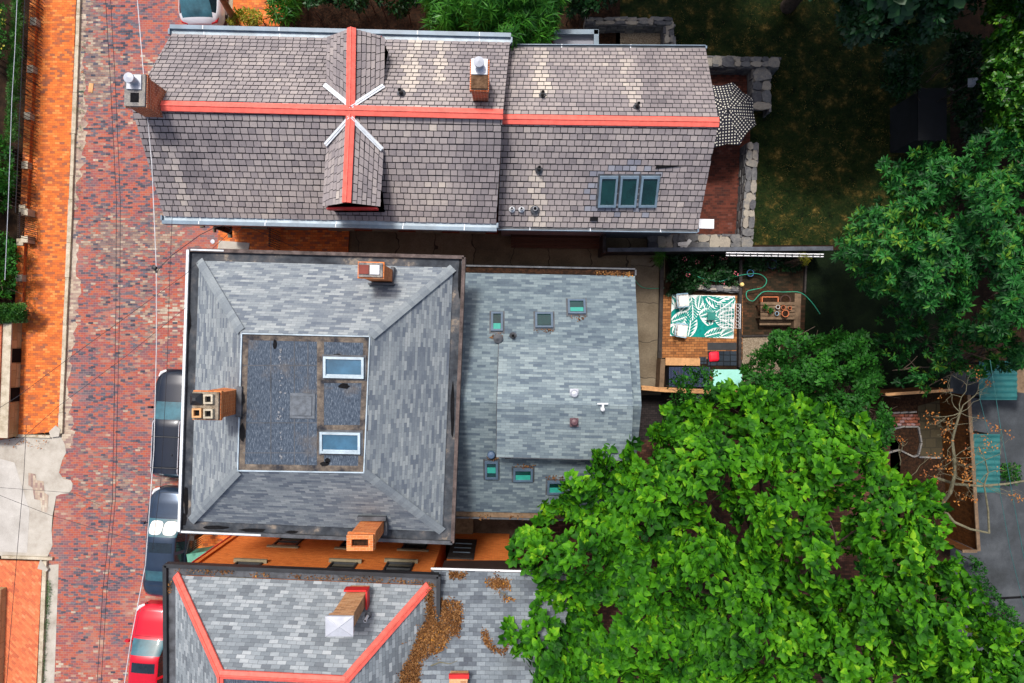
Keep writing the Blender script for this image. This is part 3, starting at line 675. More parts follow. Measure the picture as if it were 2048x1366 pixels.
# walls + gables
wi = .45
def inset(p, dx, dy): return Vector((p.x+dx, p.y+dy, p.z))
b = MB(); q = [inset(A, .08, -.25), inset(B_, -.05, -.25), inset(G, -.05, .55), inset(E, .08, .55)]
wall_poly(b, q, 0, ze-.02)
for (s0, s1, rr) in ((q[0], q[3], D+Vector((.1, 0, -.06))), (q[1], q[2], C_+Vector((-.06, 0, -.06)))):
    b.face([(s0.x, s0.y, ze-.02), (s1.x, s1.y, ze-.02), (rr.x, rr.y, rr.z)], 0); b.face([(s1.x, s1.y, ze-.02), (s0.x, s0.y, ze-.02), (rr.x, rr.y, rr.z)], 0)
b.build('wall', M['redbrick'], h1)
g1 = gutter(h1, A+Vector((-.05, -.02, -.02)), B_+Vector((.03, -.02, -.02)), .2, out=(0, 1, 0), lipw=.15, lip=.07)
g2 = gutter(h1, E+Vector((-.05, .02, -.02)), G+Vector((.03, .02, -.02)), .18, out=(0, -1, 0), lipw=.13, lip=.07)
b = MB()
for (a, c, oy) in ((E, G, .12), ):   # painted cornice under the eave
    m = (a+c)/2; b.box((m.x, m.y+.22, ze-.35), ((c-a).length, .5, .3), math.atan2((c-a).y, (c-a).x))
b.build('cornice', M['wallbrick'], h1)
for i in range(6):
    t = .07+i*.16; a = lerp(q[3], q[2], t); d = (q[2]-q[3]); d.z = 0
    for z in (.9, 3.6): window(h1, (a.x, a.y, z), d, (0, -1, 0), .9, 1.5)
for yy in (1.0, 3.4, 5.4):
    for z in (.9, 3.6): window(h1, (q[0].x+.0, q[0].y-yy, z), (0, -1, 0), (-1, 0, 0), .9, 1.5)
RA, RB = P(322, 211, zr), P(1007, 226, zr)
ridge(h1, P(322, 211, zr), P(1006, 228, zr), .34, .06)
# cross gable
cg = MB(); random.seed(5)
zd = 7.55
RN, RC, RS = P(703, 56, 8.23), P(701, 222, 8.23), P(693, 405, 8.23)
slN = (C_-D).normalized()
def side_x(base, dx): return Vector((base.x+dx, base.y, 0))
def cross(b, Rf, Rc, dx, yv, sgn):
    ef = Vector((Rf.x+dx, Rf.y, zd)); ev = Vector((Rc.x+dx, yv, zd))
    f = [ef, ev, Rc, Rf]
    if dx*sgn > 0: slates(b, f[1], f[0], f[3], f[2], .21, .27)
    else: slates(b, f[0], f[1], f[2], f[3], .21, .27)
yvN = P(0, 168, zd).y; yvS = P(0, 296, zd).y
for dx in (-.98, .98):
    cross(cg, RN, RC, dx, yvN, 1); cross(cg, RS, RC, dx, yvS, -1)
crossg = cg.build('cross_gable', [M['slate'], M['slatebed']], h1)
for (Rf, y) in ((RN, 1), (RS, -1)):   # gable
    b = MB()
    pts = [(Rf.x-.9, Rf.y-.06*y, 6.1), (Rf.x+.9, Rf.y-.06*y, 6.1), (Rf.x+.9, Rf.y-.06*y, zd-.02), (Rf.x, Rf.y-.06*y, 8.15), (Rf.x-.9, Rf.y-.06*y, zd-.02)]
    b.face(pts, 0); b.face(pts[::-1], 0)
    yv = yvN if y > 0 else yvS
    for sx in (-.9, .9):
        ck = [(Rf.x+sx, Rf.y-.06*y, 6.1), (Rf.x+sx, yv, zd-.02), (Rf.x+sx, Rf.y-.06*y, zd-.02)]
        b.face(ck); b.face(ck[::-1])
    b.build('gable_wall', M['slate'], crossg)
b = MB(); b.box((RS.x+.0, RS.y-.04, 7.35), (1.75, .07, .28)); b.build('gable_board', M['redtrim'], crossg); b = MB(); b.box((RN.x, RN.y+.03, 7.35), (1.75, .06, .28)); b.build('gable_board', M['redtrim'], crossg)
ridge(crossg, RN+Vector((0, 0, .03)), RC+Vector((0, .12, .03)), .3, .07); ridge(crossg, RC+Vector((0, -.12, .03)), RS+Vector((0, 0, .03)), .3, .07)
for (x, y, sx, sy) in ((703, 214, 650, 171), (703, 214, 768, 173), (700, 236, 652, 291), (702, 236, 765, 300)):
    b = MB(); a = P(x, y, 8.24); c = P(sx, sy, 7.62); strip_on(b, a+Vector((0, 0, .03)), c+Vector((0, 0, .07)), .15, .02, (0, 0, 1)); strip_on(b, a+Vector((0, 0, .055)), c+Vector((0, 0, .095)), .03, .02, (0, 0, 1))
    b.build('valley_flashing', M['flash'], crossg)
# slope height functions
nsl = lambda x, y: zr-(y-(C_.y+(x-C_.x)*(D.y-C_.y)/(D.x-C_.x)))*(zr-ze)/((A.y+B_.y)/2-(C_.y+D.y)/2)
ssl = lambda x, y: zr-((C_.y+(x-C_.x)*(D.y-C_.y)/(D.x-C_.x))-y)*(zr-ze)/((C_.y+D.y)/2-(E.y+G.y)/2)
# chimney at the street gable
k = (H-9.3)/F
def stack(parent, pxc, pyc, w, d, z0, z1, mat, rz=TILT, ltop='stone', hood=True):
    c = P(pxc, pyc, z1); b = MB(); b.box((c.x, c.y, (z0+z1-.28)/2), (w-.05, d-.05, z1-.28-z0), rz)
    b.box((c.x, c.y, z1-.22), (w, d, .12), rz); b.box((c.x, c.y, z1-.1), (w+.06, d+.06, .12), rz)
    return b, c
b, c = stack(h1, 271, 181, .66, 1.0, 5.8, 9.2, 'chimdark'); ch = b.build('chimney', M['chimdark'], h1)
b = MB(); b.box((c.x, c.y, 9.2), (.66, 1.02, .08), TILT); b.build('chimney_crown', M['stone'], ch)
b = MB(); b.box((c.x+.0, c.y-.24, 9.245), (.27, .3, .012), TILT); b.build('flue_opening', M['tar'], ch)
b = MB(); b.box((c.x, c.y+.24, 9.27), (.46, .46, .06), TILT); b.lathe((c.x, c.y+.26, 9.3), [(.13, 0), (.13, .22), (.16, .22), (.16, .3), (0, .36)], 20); b.build('flue_cap', M['galv'], ch)
b, c = stack(h1, 959, 150, .56, .95, 7.2, 9.1, 'chimdark'); ch = b.build('chimney', M['chimdark'], h1)
b = MB(); b.box((c.x, c.y-.24, 9.12), (.54, .42, .06), TILT); b.build('chimney_crown', rough_ground('mossy_mortar', [(.3, (.06, .03, .015)), (.7, (.2, .12, .07))], 6, 6), ch)
b = MB(); b.box((c.x, c.y+.24, 9.14), (.52, .5, .08), TILT); b.lathe((c.x, c.y+.26, 9.18), [(.13, 0), (.13, .25), (.17, .25), (.17, .33), (0, .4)], 20); b.build('flue_cap', M['galv'], ch)
vent_pipe(h1, on(803, 188, nsl), .4, .06, 'black')
# ---- rear extension of house 1 (slightly lower)
ze2, zr2 = 5.07, 7.2
a1, b1, c1, d1 = P(1020, 95, ze2), P(1411, 97, ze2), P(1437, 244, zr2), P(1004, 238, zr2)
e1, g1_ = P(996, 452, ze2), P(1395, 458, ze2)
b = MB(); random.seed(31); slates(b, b1, a1, d1, c1, lift=.006, gap=.2, streaks=((P(1085, 190, 6.8).x, P(0, 186, 6.8).y, 1, .26), (P(1271, 205, 6.9).x, P(0, 206, 6.9).y, 1, .3))); b.build('roof', [M['slate'], M['slatebed']], h1)
def pal(p, r):
    u = p.x; v = p.y; bx = P(1255, 380, 6)
    d = max(abs(u-bx.x)/1.55, abs(v-bx.y)/.98)
    if d < .95 and random.random() < (1.1-d) : return 2, random.random()
    return 0, r
b = MB(); slates(b, e1, g1_, c1, d1, palette=pal, streaks=((P(1075, 345, 6.2).x, P(0, 350, 6.2).y, -1, .26),)); b.build('roof', [M['slate'], M['slatebed'], M['slateblue']], h1)
b = MB(); q = [inset(a1, .05, -.2), inset(b1, -.12, -.2), inset(g1_, -.12, .4), inset(e1, .05, .4)]; wall_poly(b, q, 0, ze2-.02)
rr = c1+Vector((-.1, 0, -.06)); s0, s1 = q[1], q[2]; b.face([(s0.x, s0.y, ze2-.02), (s1.x, s1.y, ze2-.02), tuple(rr)]); b.face([(s1.x, s1.y, ze2-.02), (s0.x, s0.y, ze2-.02), tuple(rr)])
b.build('rear_wall', plain('grey_painted_brick', (.22, .24, .27), .8, var=.2), h1)
ridge(h1, P(1005, 238, zr2), P(1438, 244, zr2), .34, .06)
gutter(h1, a1, b1, .1, ('zinc', 'gutterdark'), .02, (0, 1, 0), lipw=.03); gutter(h1, e1, g1_, .12, ('zinc', 'gutterdark'), .02, (0, -1, 0), lipw=.03)
n2 = lambda x, y: zr2-(y-(c1.y+d1.y)/2)*(zr2-ze2)/((a1.y+b1.y)/2-(c1.y+d1.y)/2)
s2 = lambda x, y: zr2-((c1.y+d1.y)/2-y)*(zr2-ze2)/((c1.y+d1.y)/2-(e1.y+g1_.y)/2)
vent_pipe(h1, on(1085, 192, n2), .42, .055); vent_pipe(h1, on(1273, 215, n2), .45, .05); vent_pipe(h1, on(1078, 340, s2), .4, .055)
for x_ in (1024, 1043): vent_pipe(h1, on(x_, 419, s2), .25, .045, 'white', 'flash')
vent_pipe(h1, on(1070, 419, s2), .2, .07, 'galv', 'gutterdark')
vdir = (Vector(((0), c1.y, zr2))-Vector((0, e1.y, ze2))).normalized()
for (x, hh, ww) in ((1215, 1.12, .66), (1256, 1.12, .66), (1297, 1.12, .66)):
    p = on(x, 382, s2); sk = skylight(h1, p, (1, 0, 0), vdir, ww, hh*1.05, 'glassgreen', 'zinc', .16)
b = MB(); p = on(1188, 438, s2); b.box(p+Vector((0, 0, .04)), (.28, .14, .1), 0); b.build('roof_vent', M['tar'], h1)
# torn slate course: dark wedge where slates have slipped
b = MB(); w0, w1, w2 = on(1312, 329, s2), on(1372, 331, s2), on(1310, 337, s2); up = Vector((0, -.03, .055))
b.face([w0+up, w2+up, w1+up]); b.build('exposed_felt', M['tar'], h1)
# annex canopy at the back door (white flat panel)
b = MB(); p = P(1412, 448, 3.2); b.box(p, (.62, .38, .1), TILT); b.build('door_canopy', M['white'], h1)

# ================================================================ HOUSE 2: hipped roof with flat deck
h2 = thing('hip_roof_house', P(650, 790), 'large house with grey-blue shingled hip roof round a flat black tar deck', 'house')
ze, zd2 = 7.5, 9.8
o4 = [P(378, 500, ze), P(928, 515, ze), P(905, 1085, ze), P(360, 1062, ze)]
cx = sum((p for p in o4), Vector())/4
ee = [lerp(p, cx, .0) for p in o4]
def shrink(pts, d):
    n = len(pts); out = []
    for i in range(n):
        p0, p, p1 = pts[i-1], pts[i], pts[(i+1) % n]; a = (p-p0); c = (p1-p); a.z = c.z = 0; a.normalize(); c.normalize()
        na = Vector((a.y, -a.x, 0)); nc = Vector((c.y, -c.x, 0)); s = (na+nc); s = s/(s.dot(na)); out.append(p+s*d)
    return out
dk = [P(484, 667, zd2), P(740, 673, zd2), P(728, 945, zd2), P(476, 941, zd2)]
ed = shrink(o4, .36); ed = [Vector((p.x, p.y, ze)) for p in ed]
sides = ('nw')
b = MB()
for i in range(4):
    j = (i+1) % 4; b.face([ed[j], ed[i], dk[i], dk[j]])
hip = b.build('hip_roof', M['shingle'], h2)
M['hipcap'] = attrmat('hip_cap_shingle', [(0, (.17, .198, .225)), (1, (.25, .282, .3))], .9, .2, 3, .2, fine=.3)
for i in range(4):      # hip cap shingles, overlapping pieces
    b = MB()
    A0, B0 = ed[i], dk[i]; L = (B0-A0).length; n_ = int(L/.19); d = (B0-A0).normalized(); s = Vector((-d.y, d.x, 0)).normalized()*.15
    for t in range(n_):
        p = A0+d*(t*.19); q_ = A0+d*(t*.19+.25); z0 = Vector((0, 0, .04)); z1 = Vector((0, 0, .028)); r = random.random()
        b.face([p-s-z1*.6+z0*.4, p+z0, q_+z1, q_-s-z1*.8+z0*.4], 0, r); b.face([p+z0, p+s-z1*.6+z0*.4, q_+s-z1*.8+z0*.4, q_+z1], 0, r)
    b.build('hip_cap', M['hipcap'], hip)
b = MB(); b.face([dk[3], dk[2], dk[1], dk[0]]); b.v = [Vector((v.x, v.y, v.z-.03)) for v in b.v]
deck = b.build('flat_deck', M['rolled'], h2)
# worn borders, seams and tar patches of the deck
bd = shrink(dk, .2); b = MB()
for i in range(4):
    j = (i+1) % 4; q_ = [dk[i], dk[j], bd[j], bd[i]]; b.face([Vector((p.x, p.y, zd2-.022)) for p in q_][::-1])
def dpx(x0, y0, x1, y1, z): return [P(x0, y0, z), P(x0, y1, z), P(x1, y1, z), P(x1, y0, z)]
b.face(dpx(634, 672, 648, 944, zd2-.018)); b.face(dpx(648, 752, 738, 766, zd2-.018)); b.face(dpx(648, 850, 735, 862, zd2-.018))
b.build('worn_border', rough_ground('worn_brown_mastic', [(.35, (.03, .032, .04)), (.5, (.12, .1, .085)), (.7, (.22, .18, .14))], 2.5, 6, .9, .3, .01, 12, .4), deck)
b = MB()
for i in range(4):
    j = (i+1) % 4; a, c = dk[i], dk[j]; dd = (c-a).normalized(); strip_on(b, a+Vector((0, 0, -.03)), c+Vector((0, 0, -.03)), .035, .07, (0, 0, 1))
b.build('deck_edge_trim', M['zinclite'], deck)
def blob(x, y, rx, ry, z, n=14, seed=0):
    r = random.Random(seed); c = P(x, y, z); k = (H-z)/F
    return [Vector((c.x+math.cos(2*PI*i/n)*rx*k*r.uniform(.75, 1.15), c.y+math.sin(2*PI*i/n)*ry*k*r.uniform(.75, 1.15), z)) for i in range(n)]
for i, (x, y, rx, ry) in enumerate(((550, 688, 4, 10), (674, 711, 9, 4), (688, 772, 11, 6), (483, 797, 6, 15), (484, 864, 6, 18), (649, 928, 10, 5), (655, 921, 6, 5))): b = MB(); b.face(blob(x, y, rx, ry, zd2+.05 if x < 500 else zd2-.008, seed=i)); b.build('tar_patch', M['tar'], deck)
b = MB()
for x in (541, 588, 615): b.face(dpx(x, 674, x+1.6, 940, zd2-.024), 0)
for y in (730, 845, 905): b.face(dpx(486, y, 634, y+1.4, zd2-.020), 0)
b.build('deck_seam', M['gutterdark'], deck)
b = MB(); k = P(605, 812, zd2); b.box((k.x, k.y, zd2-.01), (.8, .8, .04), TILT, taper=.96); b.box((k.x, k.y, zd2+.02), (.62, .62, .05), TILT, taper=.95); b.build('covered_hatch', plain('grey_hatch_cover', (.1, .115, .135), .8, var=.4, scale=6), deck)
rnd = random.Random(4); b = MB()
for i in range(34):
    x = 560+rnd.gauss(0, 3) if i < 34 else rnd.uniform(495, 625); y = rnd.uniform(690, 925) if i < 34 else rnd.uniform(680, 930)
    b.face(blob(x, y, rnd.uniform(.8, 2.4), rnd.uniform(.8, 3), zd2-.012, 7, i+50))
b.build('lime_spots', plain('lime_spots', (.2, .21, .23), .9), deck)['kind'] = 'stuff'
for (x, y) in ((689, 735), (682, 885)): skylight(h2, P(x, y, zd2-.02), (math.cos(TILT), math.sin(TILT), 0), (0, 1, 0), 1.25, .66, 'glassblue', 'zinclite', .15, pane_strip=(.1, -.36, 'zinclite'))
# perimeter box gutter: dark lining, raised rotten rim, pale cap on the street side
ng = [Vector((p.x, p.y, ze-.06)) for p in ed]; b = MB()
for i in range(4):
    j = (i+1) % 4; o_i, o_j = Vector((*o4[i].xy, ze-.06)), Vector((*o4[j].xy, ze-.06)); b.face([ng[i], o_i, o_j, ng[j]][::-1])
gt = b.build('gutter', M['gutterworn'], h2)
for i, mt in enumerate(('gutterbrown', 'gutterbrown', 'gutterdark', 'gutterdark')):
    j = (i+1) % 4; a, c = o4[i], o4[j]; b = MB(); d = (c-a).normalized(); ext = .05
    nrm = Vector((-d.y, d.x, 0))
    strip_on(b, a+Vector((0, 0, -.25)), c+Vector((0, 0, -.25)), .12, .32, (0, 0, 1)); b.build('gutter_rim', M[mt], gt)
b = MB(); strip_on(b, o4[3]+Vector((0, 0, .075)), o4[0]+Vector((0, 0, .075)), .09, .02, (0, 0, 1)); strip_on(b, o4[0]+Vector((.1, 0, .077)), lerp(o4[0], o4[1], .13)+Vector((0, 0, .077)), .05, .02, (0, 0, 1)); strip_on(b, o4[3]+Vector((.08, 0, .077)), lerp(o4[3], o4[2], .3)+Vector((0, 0, .077)), .06, .02, (0, 0, 1)); b.build('metal_edge', M['flash'], gt)
for i, (x, y, rx, ry) in enumerate(((377, 640, 5, 28), (372, 1000, 4, 30), (368, 1040, 5, 14), (430, 1055, 30, 4), (505, 1060, 28, 4), (584, 1064, 14, 3), (920, 560, 4, 40), (905, 820, 4, 60))): b = MB(); b.face(blob(x, y, rx, ry, ze-.03+i*.0006, seed=i+9)); b.build('gutter_stain', M['tar'], gt)
wi_ = shrink(o4, .42); b = MB(); wall_poly(b, wi_, 0, ze-.26); b.build('wall', M['redbrick'], h2)
b = MB(); so = shrink(o4, .05); b.face([Vector((p.x, p.y, ze-.255)) for p in so]); b.build('soffit', M['wooddark'], h2)
# windows on its walls
for i, (sd_, ws) in enumerate((((3, 0), 5), ((0, 1), 4), ((2, 3), 4))):
    a, c = wi_[sd_[0]], wi_[sd_[1]]; d = (c-a); d.z = 0; L = d.length; d.normalize(); nn = Vector((-d.y, d.x, 0))
    for k in range(ws):
        t = (k+.5)/ws*L-.45
        for z in (.9, 3.8): window(h2, Vector((a.x, a.y, z))+d*t, d, nn, .9, 1.6)
def hipz(x, y): 
    # height of hip roof near a side
    best = 99
    for i in range(4):
        j = (i+1) % 4; a, c, m = ed[i], ed[j], dk[i]; n = (c-a).cross(m-a)
        if n.z < 0: n = -n
        best = min(best, a.z-(n.x*(x-a.x)+n.y*(y-a.y))/n.z)
    return min(best, zd2)
# chimneys of house 2
b, c = stack(h2, 741.5, 540, .76, .46, 7.4, 9.9, 'chimbrick'); ch = b.build('chimney', M['chimbrick'], h2)
b = MB(); b.box((c.x, c.y, 9.9), (.74, .44, .06), TILT); b.build('chimney_crown', M['stone'], ch)
b = MB(); b.box((c.x-.2, c.y+.01, 9.95), (.3, .28, .05), TILT); b.build('flue_cover', plain('rusty_plate', (.16, .035, .025), .8), ch)
b = MB(); b.box((c.x+.14, c.y, 9.96), (.28, .28, .06), TILT); b.lathe((c.x+.14, c.y, 9.99), [(.05, 0), (.05, .02), (0, .03)], 10); b.build('flue_tile', M['white'], ch)
b = MB(); b.box((c.x+.35, c.y+.02, hipz(c.x, c.y)+.05), (.1, .55, .4), TILT); b.box((c.x+.02, c.y-.3, 8.25), (.85, .06, .3), TILT); b.build('flashing', M['gutterdark'], ch)
b, c = stack(h2, 413, 811, .76, .8, 8.2, 11.1, 'chimbrick'); ch = b.build('chimney', M['chimbrick'], h2)
b = MB(); b.box((c.x, c.y, 11.12), (.76, .8, .1), TILT); b.build('chimney_crown', rough_ground('chimney_mortar', [(.3, (.16, .12, .08)), (.7, (.4, .34, .27))], 5, 6), ch)
for (dx, dy, tp) in ((.13, .2, 0), (-.2, -.2, 1), (.13, -.22, 0)):
    b = MB()
    for sx, sy, lx, ly in ((-1, 0, .05, .27), (1, 0, .05, .27), (0, 1, .17, .05), (0, -1, .17, .05)): b.box((c.x+dx+sx*.11, c.y+dy+sy*.11, 11.22), (lx, ly, .16))
    b.build('flue_liner', M['limestone' if not tp else 'cedar'], ch); b = MB(); b.box((c.x+dx, c.y+dy, 11.18), (.17, .17, .01)); b.build('flue_opening', M['tar'], ch)
b = MB(); b.box((c.x-.24, c.y+.2, 11.3), (.36, .34, .14), taper=.25); b.box((c.x-.24, c.y+.2, 11.2), (.32, .3, .08)); b.build('flue_hood', M['black'], ch)
b = MB(); b.box((c.x+.46, c.y, 9.65), (.16, .95, .5), TILT); b.build('flashing', M['gutterdark'], ch)
b, c = stack(h2, 722, 1083, .8, .47, 7.0, 9.75, 'chimbrick')
bb = MB()
for sx, sy, lx, ly in ((0, 1, .82, .13), (0, -1, .82, .13), (-1, 0, .15, .23), (1, 0, .15, .23)): bb.box((c.x+sx*.335, c.y+sy*.18, 9.83), (lx, ly, .16), 0)
ch = b.build('chimney', M['chimbrick'], h2); bb.build('chimney_rim', M['chimbrick'], ch)
b = MB(); b.box((c.x, c.y, 9.757), (.55, .25, .01)); b.build('flue_opening', M['mulch'], ch)
b = MB(); b.box((c.x+.02, c.y+.32, 8.15), (.95, .14, .25)); b.box((c.x+.44, c.y-.0, 7.85), (.1, .6, .3)); b.build('flashing', M['gutterdark'], ch)

# ---- shingled rear wing of house 2 with raised dormer
ea, eb = P(905, 545, 4.8), P(1270, 552, 4.8); ra, rb = P(905, 803, 7.0), P(1283, 812, 7.0); fa, fb = P(890, 1022, 4.8), P(1262, 1030, 4.8)
b = MB(); b.face([eb, ea, ra, rb]); b.face([fa, fb, rb, ra]); wing = b.build('wing_roof', M['shingleB'], h2)
b = MB(); z_ = Vector((0, 0, .1))
for a, c in ((ea, eb), (eb, rb), (rb, fb), (fb, fa)): b.face([a-z_, c-z_, c-z_*.02, a-z_*.02]); b.face([c-z_, a-z_, a-z_*.02, c-z_*.02])
b.build('roof_edge', M['gutterdark'], wing)
b = MB(); q = [inset(ea, 0, -.25), inset(eb, -.25, -.25), inset(fb, -.25, .25), inset(fa, 0, .25)]; wall_poly(b, q, 0, 4.72)
rr = rb+Vector((-.25, 0, -.12)); s0, s1 = q[1], q[2]; b.face([(s0.x, s0.y, 4.72), (s1.x, s1.y, 4.72), tuple(rr)]); b.face([(s1.x, s1.y, 4.72), (s0.x, s0.y, 4.72), tuple(rr)])
b.build('wing_wall', M['redbrick'], h2)
window(h2, (q[1].x, q[1].y-2.2, 1), (0, -1, 0), (1, 0, 0), 1.1, 1.4); window(h2, (q[1].x, q[1].y-5.8, 1), (0, -1, 0), (1, 0, 0), 1.1, 1.4)
wN = lambda x, y: 7.0-(y-(ra.y+rb.y)/2)*2.2/((ea.y+eb.y)/2-(ra.y+rb.y)/2)
wS = lambda x, y: 7.0-((ra.y+rb.y)/2-y)*2.2/((ra.y+rb.y)/2-(fa.y+fb.y)/2)
# gutters of the wing
gutter(h2, ea+Vector((.3, .02, -.03)), eb+Vector((0, .02, -.03)), .22, ('gutterdark', 'mulch'), .03, (0, 1, 0), seams=False, lipw=.06)
gutter(h2, fa+Vector((.3, -.02, -.03)), fb+Vector((0, -.02, -.03)), .2, ('gutterdark', 'wood'), .03, (0, -1, 0), seams=False, lipw=.06)
# dormer: starts flush on the north slope
dn0, dn1 = on(998, 683, wN), on(1258, 698, wN); dr0, dr1 = P(994, 806, 7.5), P(1266, 812, 7.5); ds0, ds1 = P(993, 914, 6.75), P(1262, 921, 6.75)
up = Vector((0, 0, .03)); dn0 += up; dn1 += up
b = MB(); b.face([dn1, dn0, dr0, dr1]); b.face([ds0, ds1, dr1, dr0]); dm = b.build('dormer_roof', M['shingleD2'], h2)
b = MB()
def below(p, f, dz=.1): return Vector((p.x, p.y, f(p.x, p.y)-dz))
t_ = Vector((0, 0, .012))
for (n0, r0, s0, ins) in ((dn0, dr0, ds0, .06), (dn1, dr1, ds1, -.06)):
    i_ = Vector((ins, 0, 0)); pts = [n0+i_-t_, r0+i_-t_*4, s0+i_-t_*4+Vector((0, .06, 0)), below(s0, wS)+i_+Vector((0, .06, 0)), below(r0, wN, .5)+i_]
    b.face(pts); b.face(pts[::-1])
i0 = Vector((0.06, .06, 0)); i1 = Vector((-.06, .06, 0)); b.face([below(ds0, wS)+i0, below(ds1, wS)+i1, ds1+i1-t_*4, ds0+i0-t_*4])
b.build('dormer_wall', M['gutterdark'], dm)
b = MB(); strip_on(b, dn0-t_, dr0-t_*2, .05, .01, (0, 0, 1)); strip_on(b, ds0+Vector((0, 0, -.06)), ds1+Vector((0, 0, -.06)), .05, .05, (0, 0, 1)); strip_on(b, dr0-t_*2, ds0-t_*2, .05, .01, (0, 0, 1)); b.build('dormer_edge', M['gutterdark'], dm)
dS = lambda x, y: 7.5-((dr0.y+dr1.y)/2-y)*.75/((dr0.y+dr1.y)/2-(ds0.y+ds1.y)/2)
dN = lambda x, y: 7.5-(y-(dr0.y+dr1.y)/2)*(7.5-dn0.z)/((dn0.y+dn1.y)/2-(dr0.y+dr1.y)/2)
vN = Vector((0, (ra.y-ea.y), 2.2)).normalized(); vS = Vector((0, ra.y-fa.y, 2.2)).normalized()
def litter(name, parent, poly, f, n, dz=.03, size=(.05, .11), seed=1, lift=.05, mat='debris', label=None, ret=False):
    r = np.random.default_rng(seed); xs = [p[0] for p in poly]; ys = [p[1] for p in poly]
    p = np.column_stack([r.uniform(min(xs), max(xs), n*5), r.uniform(min(ys), max(ys), n*5)]); p = p[in_poly(p, poly)][:n]
    d = edge_dist(p, poly); keep = r.uniform(0, 1, len(p)) < np.clip(d/7+.06, 0, 1); p = p[keep]; ex = p[r.uniform(0, 1, len(p)) < .12]; p = np.vstack([p, ex+r.normal(0, 9 if n > 300 else 3, ex.shape)])
    c = np.array([list(on(a, b_, f)) for a, b_ in p]); c[:, 2] += dz+r.uniform(0, lift, len(c))
    ax = np.column_stack([r.normal(0, .5, len(c)), r.normal(0, .5, len(c)), np.ones(len(c))])
    return leaf_mesh(name, c, ax, 2, size, 'oval', LG[mat], parent, pitch=(-10, 25), pet=.02, droop=.05, rnd_ros=.3)
for i, (x, y, w_, h_, f, v, lt, pane_strip) in enumerate(((994, 645, .44, .74, wN, vN, [(982, 668), (1006, 668), (1004, 676), (984, 675)], (.4, .25, 'glassmint')), (1088, 642, .66, .6, wN, vN, [(1070, 660), (1108, 660), (1104, 664), (1072, 664)], (.35, .18, 'glassgreen')),
        (1153, 615, .66, .58, wN, vN, [(1134, 632), (1172, 632), (1168, 638), (1136, 638)], (.35, .18, 'glassmint')),
        (983, 938, .48, .74, wS, vS, [(972, 913), (996, 913), (996, 918), (972, 918)], (.4, .0, 'glassmint')), (1046, 948, .72, .54, wS, vS, [(1028, 930), (1066, 930), (1066, 934), (1030, 934)], (.5, -.18, 'glassmint')), (1111, 973, .62, .56, wS, vS, [(1093, 953), (1128, 953), (1128, 958), (1093, 958)], (.5, -.18, 'glassmint')))):
    skylight(h2, on(x, y, f), (1, 0, 0), v, w_, h_*1.06, 'glassgreen', 'skyframe', .12, pane_strip=pane_strip)
    litter('leaf_litter', h2, lt, f, 60, .04, (.05, .09), i, .06)
b = MB(); p = on(996, 677, wN); b.lathe(p, [(.2, -.05), (.2, .02), (.1, .04), (.1, .14), (.17, .14), (.17, .2), (0, .26)], 18); b.build('roof_vent', M['gutterdark'], h2)
vent_pipe(h2, on(1026, 672, wN), .32, .055, 'black', 'gutterdark')
for (x, y, f, mt) in ((1148, 787, dN, 'galv'), (1148, 843, dS, 'plum')):
    if mt == 'plum': M['plum'] = plain('brown_vent_metal', (.1, .05, .06), .5)
    p = on(x, y, f); b = MB(); b.box(p+Vector((0, 0, .03)), (.3, .34, .04), 0); b.lathe(p+Vector((0, 0, .04)), [(.14, 0), (.14, .12), (.1, .19), (0, .22)], 18); b.build('roof_vent', M[mt], h2)
p = on(1204, 812, dS, 7.4); b = MB(); b.box(p+Vector((0, .1, .2)), (.36, .04, .05)); b.box(p+Vector((0, .0, .16)), (.05, .2, .3)); b.lathe(p+Vector((0, -.1, .06)), [(.07, -.06), (.07, .16), (.04, .2), (0, .2)], 14); b.build('antenna_mount', M['white'], h2)
p = on(983, 908, wS); b = MB(); b.lathe(p, [(.13, -.05), (.13, .2), (.15, .2), (.12, .28), (0, .3)], 16); b.build('flue_pipe', plain('blue_flue', (.05, .09, .16), .5), h2)
b = MB(); p = on(1016, 914, wS); b.box(p+Vector((0, 0, .08)), (.22, .1, .12)); b.box(p+Vector((.16, 0, .08)), (.08, .08, .1)); b.build('floodlight', M['black'], h2)
# back steps
b = MB()
for i in range(4): p = P(925, 1040+i*9, .7-i*.16); b.box((p.x, p.y, (.7-i*.16)/2), (.95, .24, .7-i*.16), 0)
b.build('back_steps', M['wood'], h2)

# ================================================================ HOUSE 3: hip roof with red hips, brick wall
h3 = thing('hip_roof_house', P(600, 1260), 'orange brick house with pale grey shingled hip roof and red hip ridges', 'house')
ze3, zd3 = 7.0, 9.6
yb = -20.0
nw, ne = P(331, 1130, ze3), P(877, 1152, ze3)
dnw, dne = P(440, 1349, zd3), P(690, 1361, zd3)
sl = Vector((-math.sin(TILT)*1, -math.cos(TILT), 0))
sw, se = nw+sl*12-Vector((.2, 0, 0)), ne+sl*12-Vector((.2, 0, 0)); dsw, dse = dnw+sl*7, dne+sl*7
out3 = [nw, ne, se, sw]; in3 = [Vector((p.x, p.y, ze3)) for p in shrink(out3, .34)]; dk3 = [dnw, dne, dse, dsw]
b = MB()
for i in range(4):
    j = (i+1) % 4; b.face([in3[j], in3[i], dk3[i], dk3[j]])
r3 = b.build('hip_roof', M['shingleC'], h3)
b = MB(); b.face([Vector((p.x, p.y, zd3-.05)) for p in dk3[::-1]]); b.build('flat_deck', M['rolled'], h3)
def hipridge(A0, B0, name='hip_ridge', wd=.3): return ridge(h3, A0+Vector((0, 0, .02)), B0+Vector((0, 0, .02)), wd, .07, 'redpaint', name)
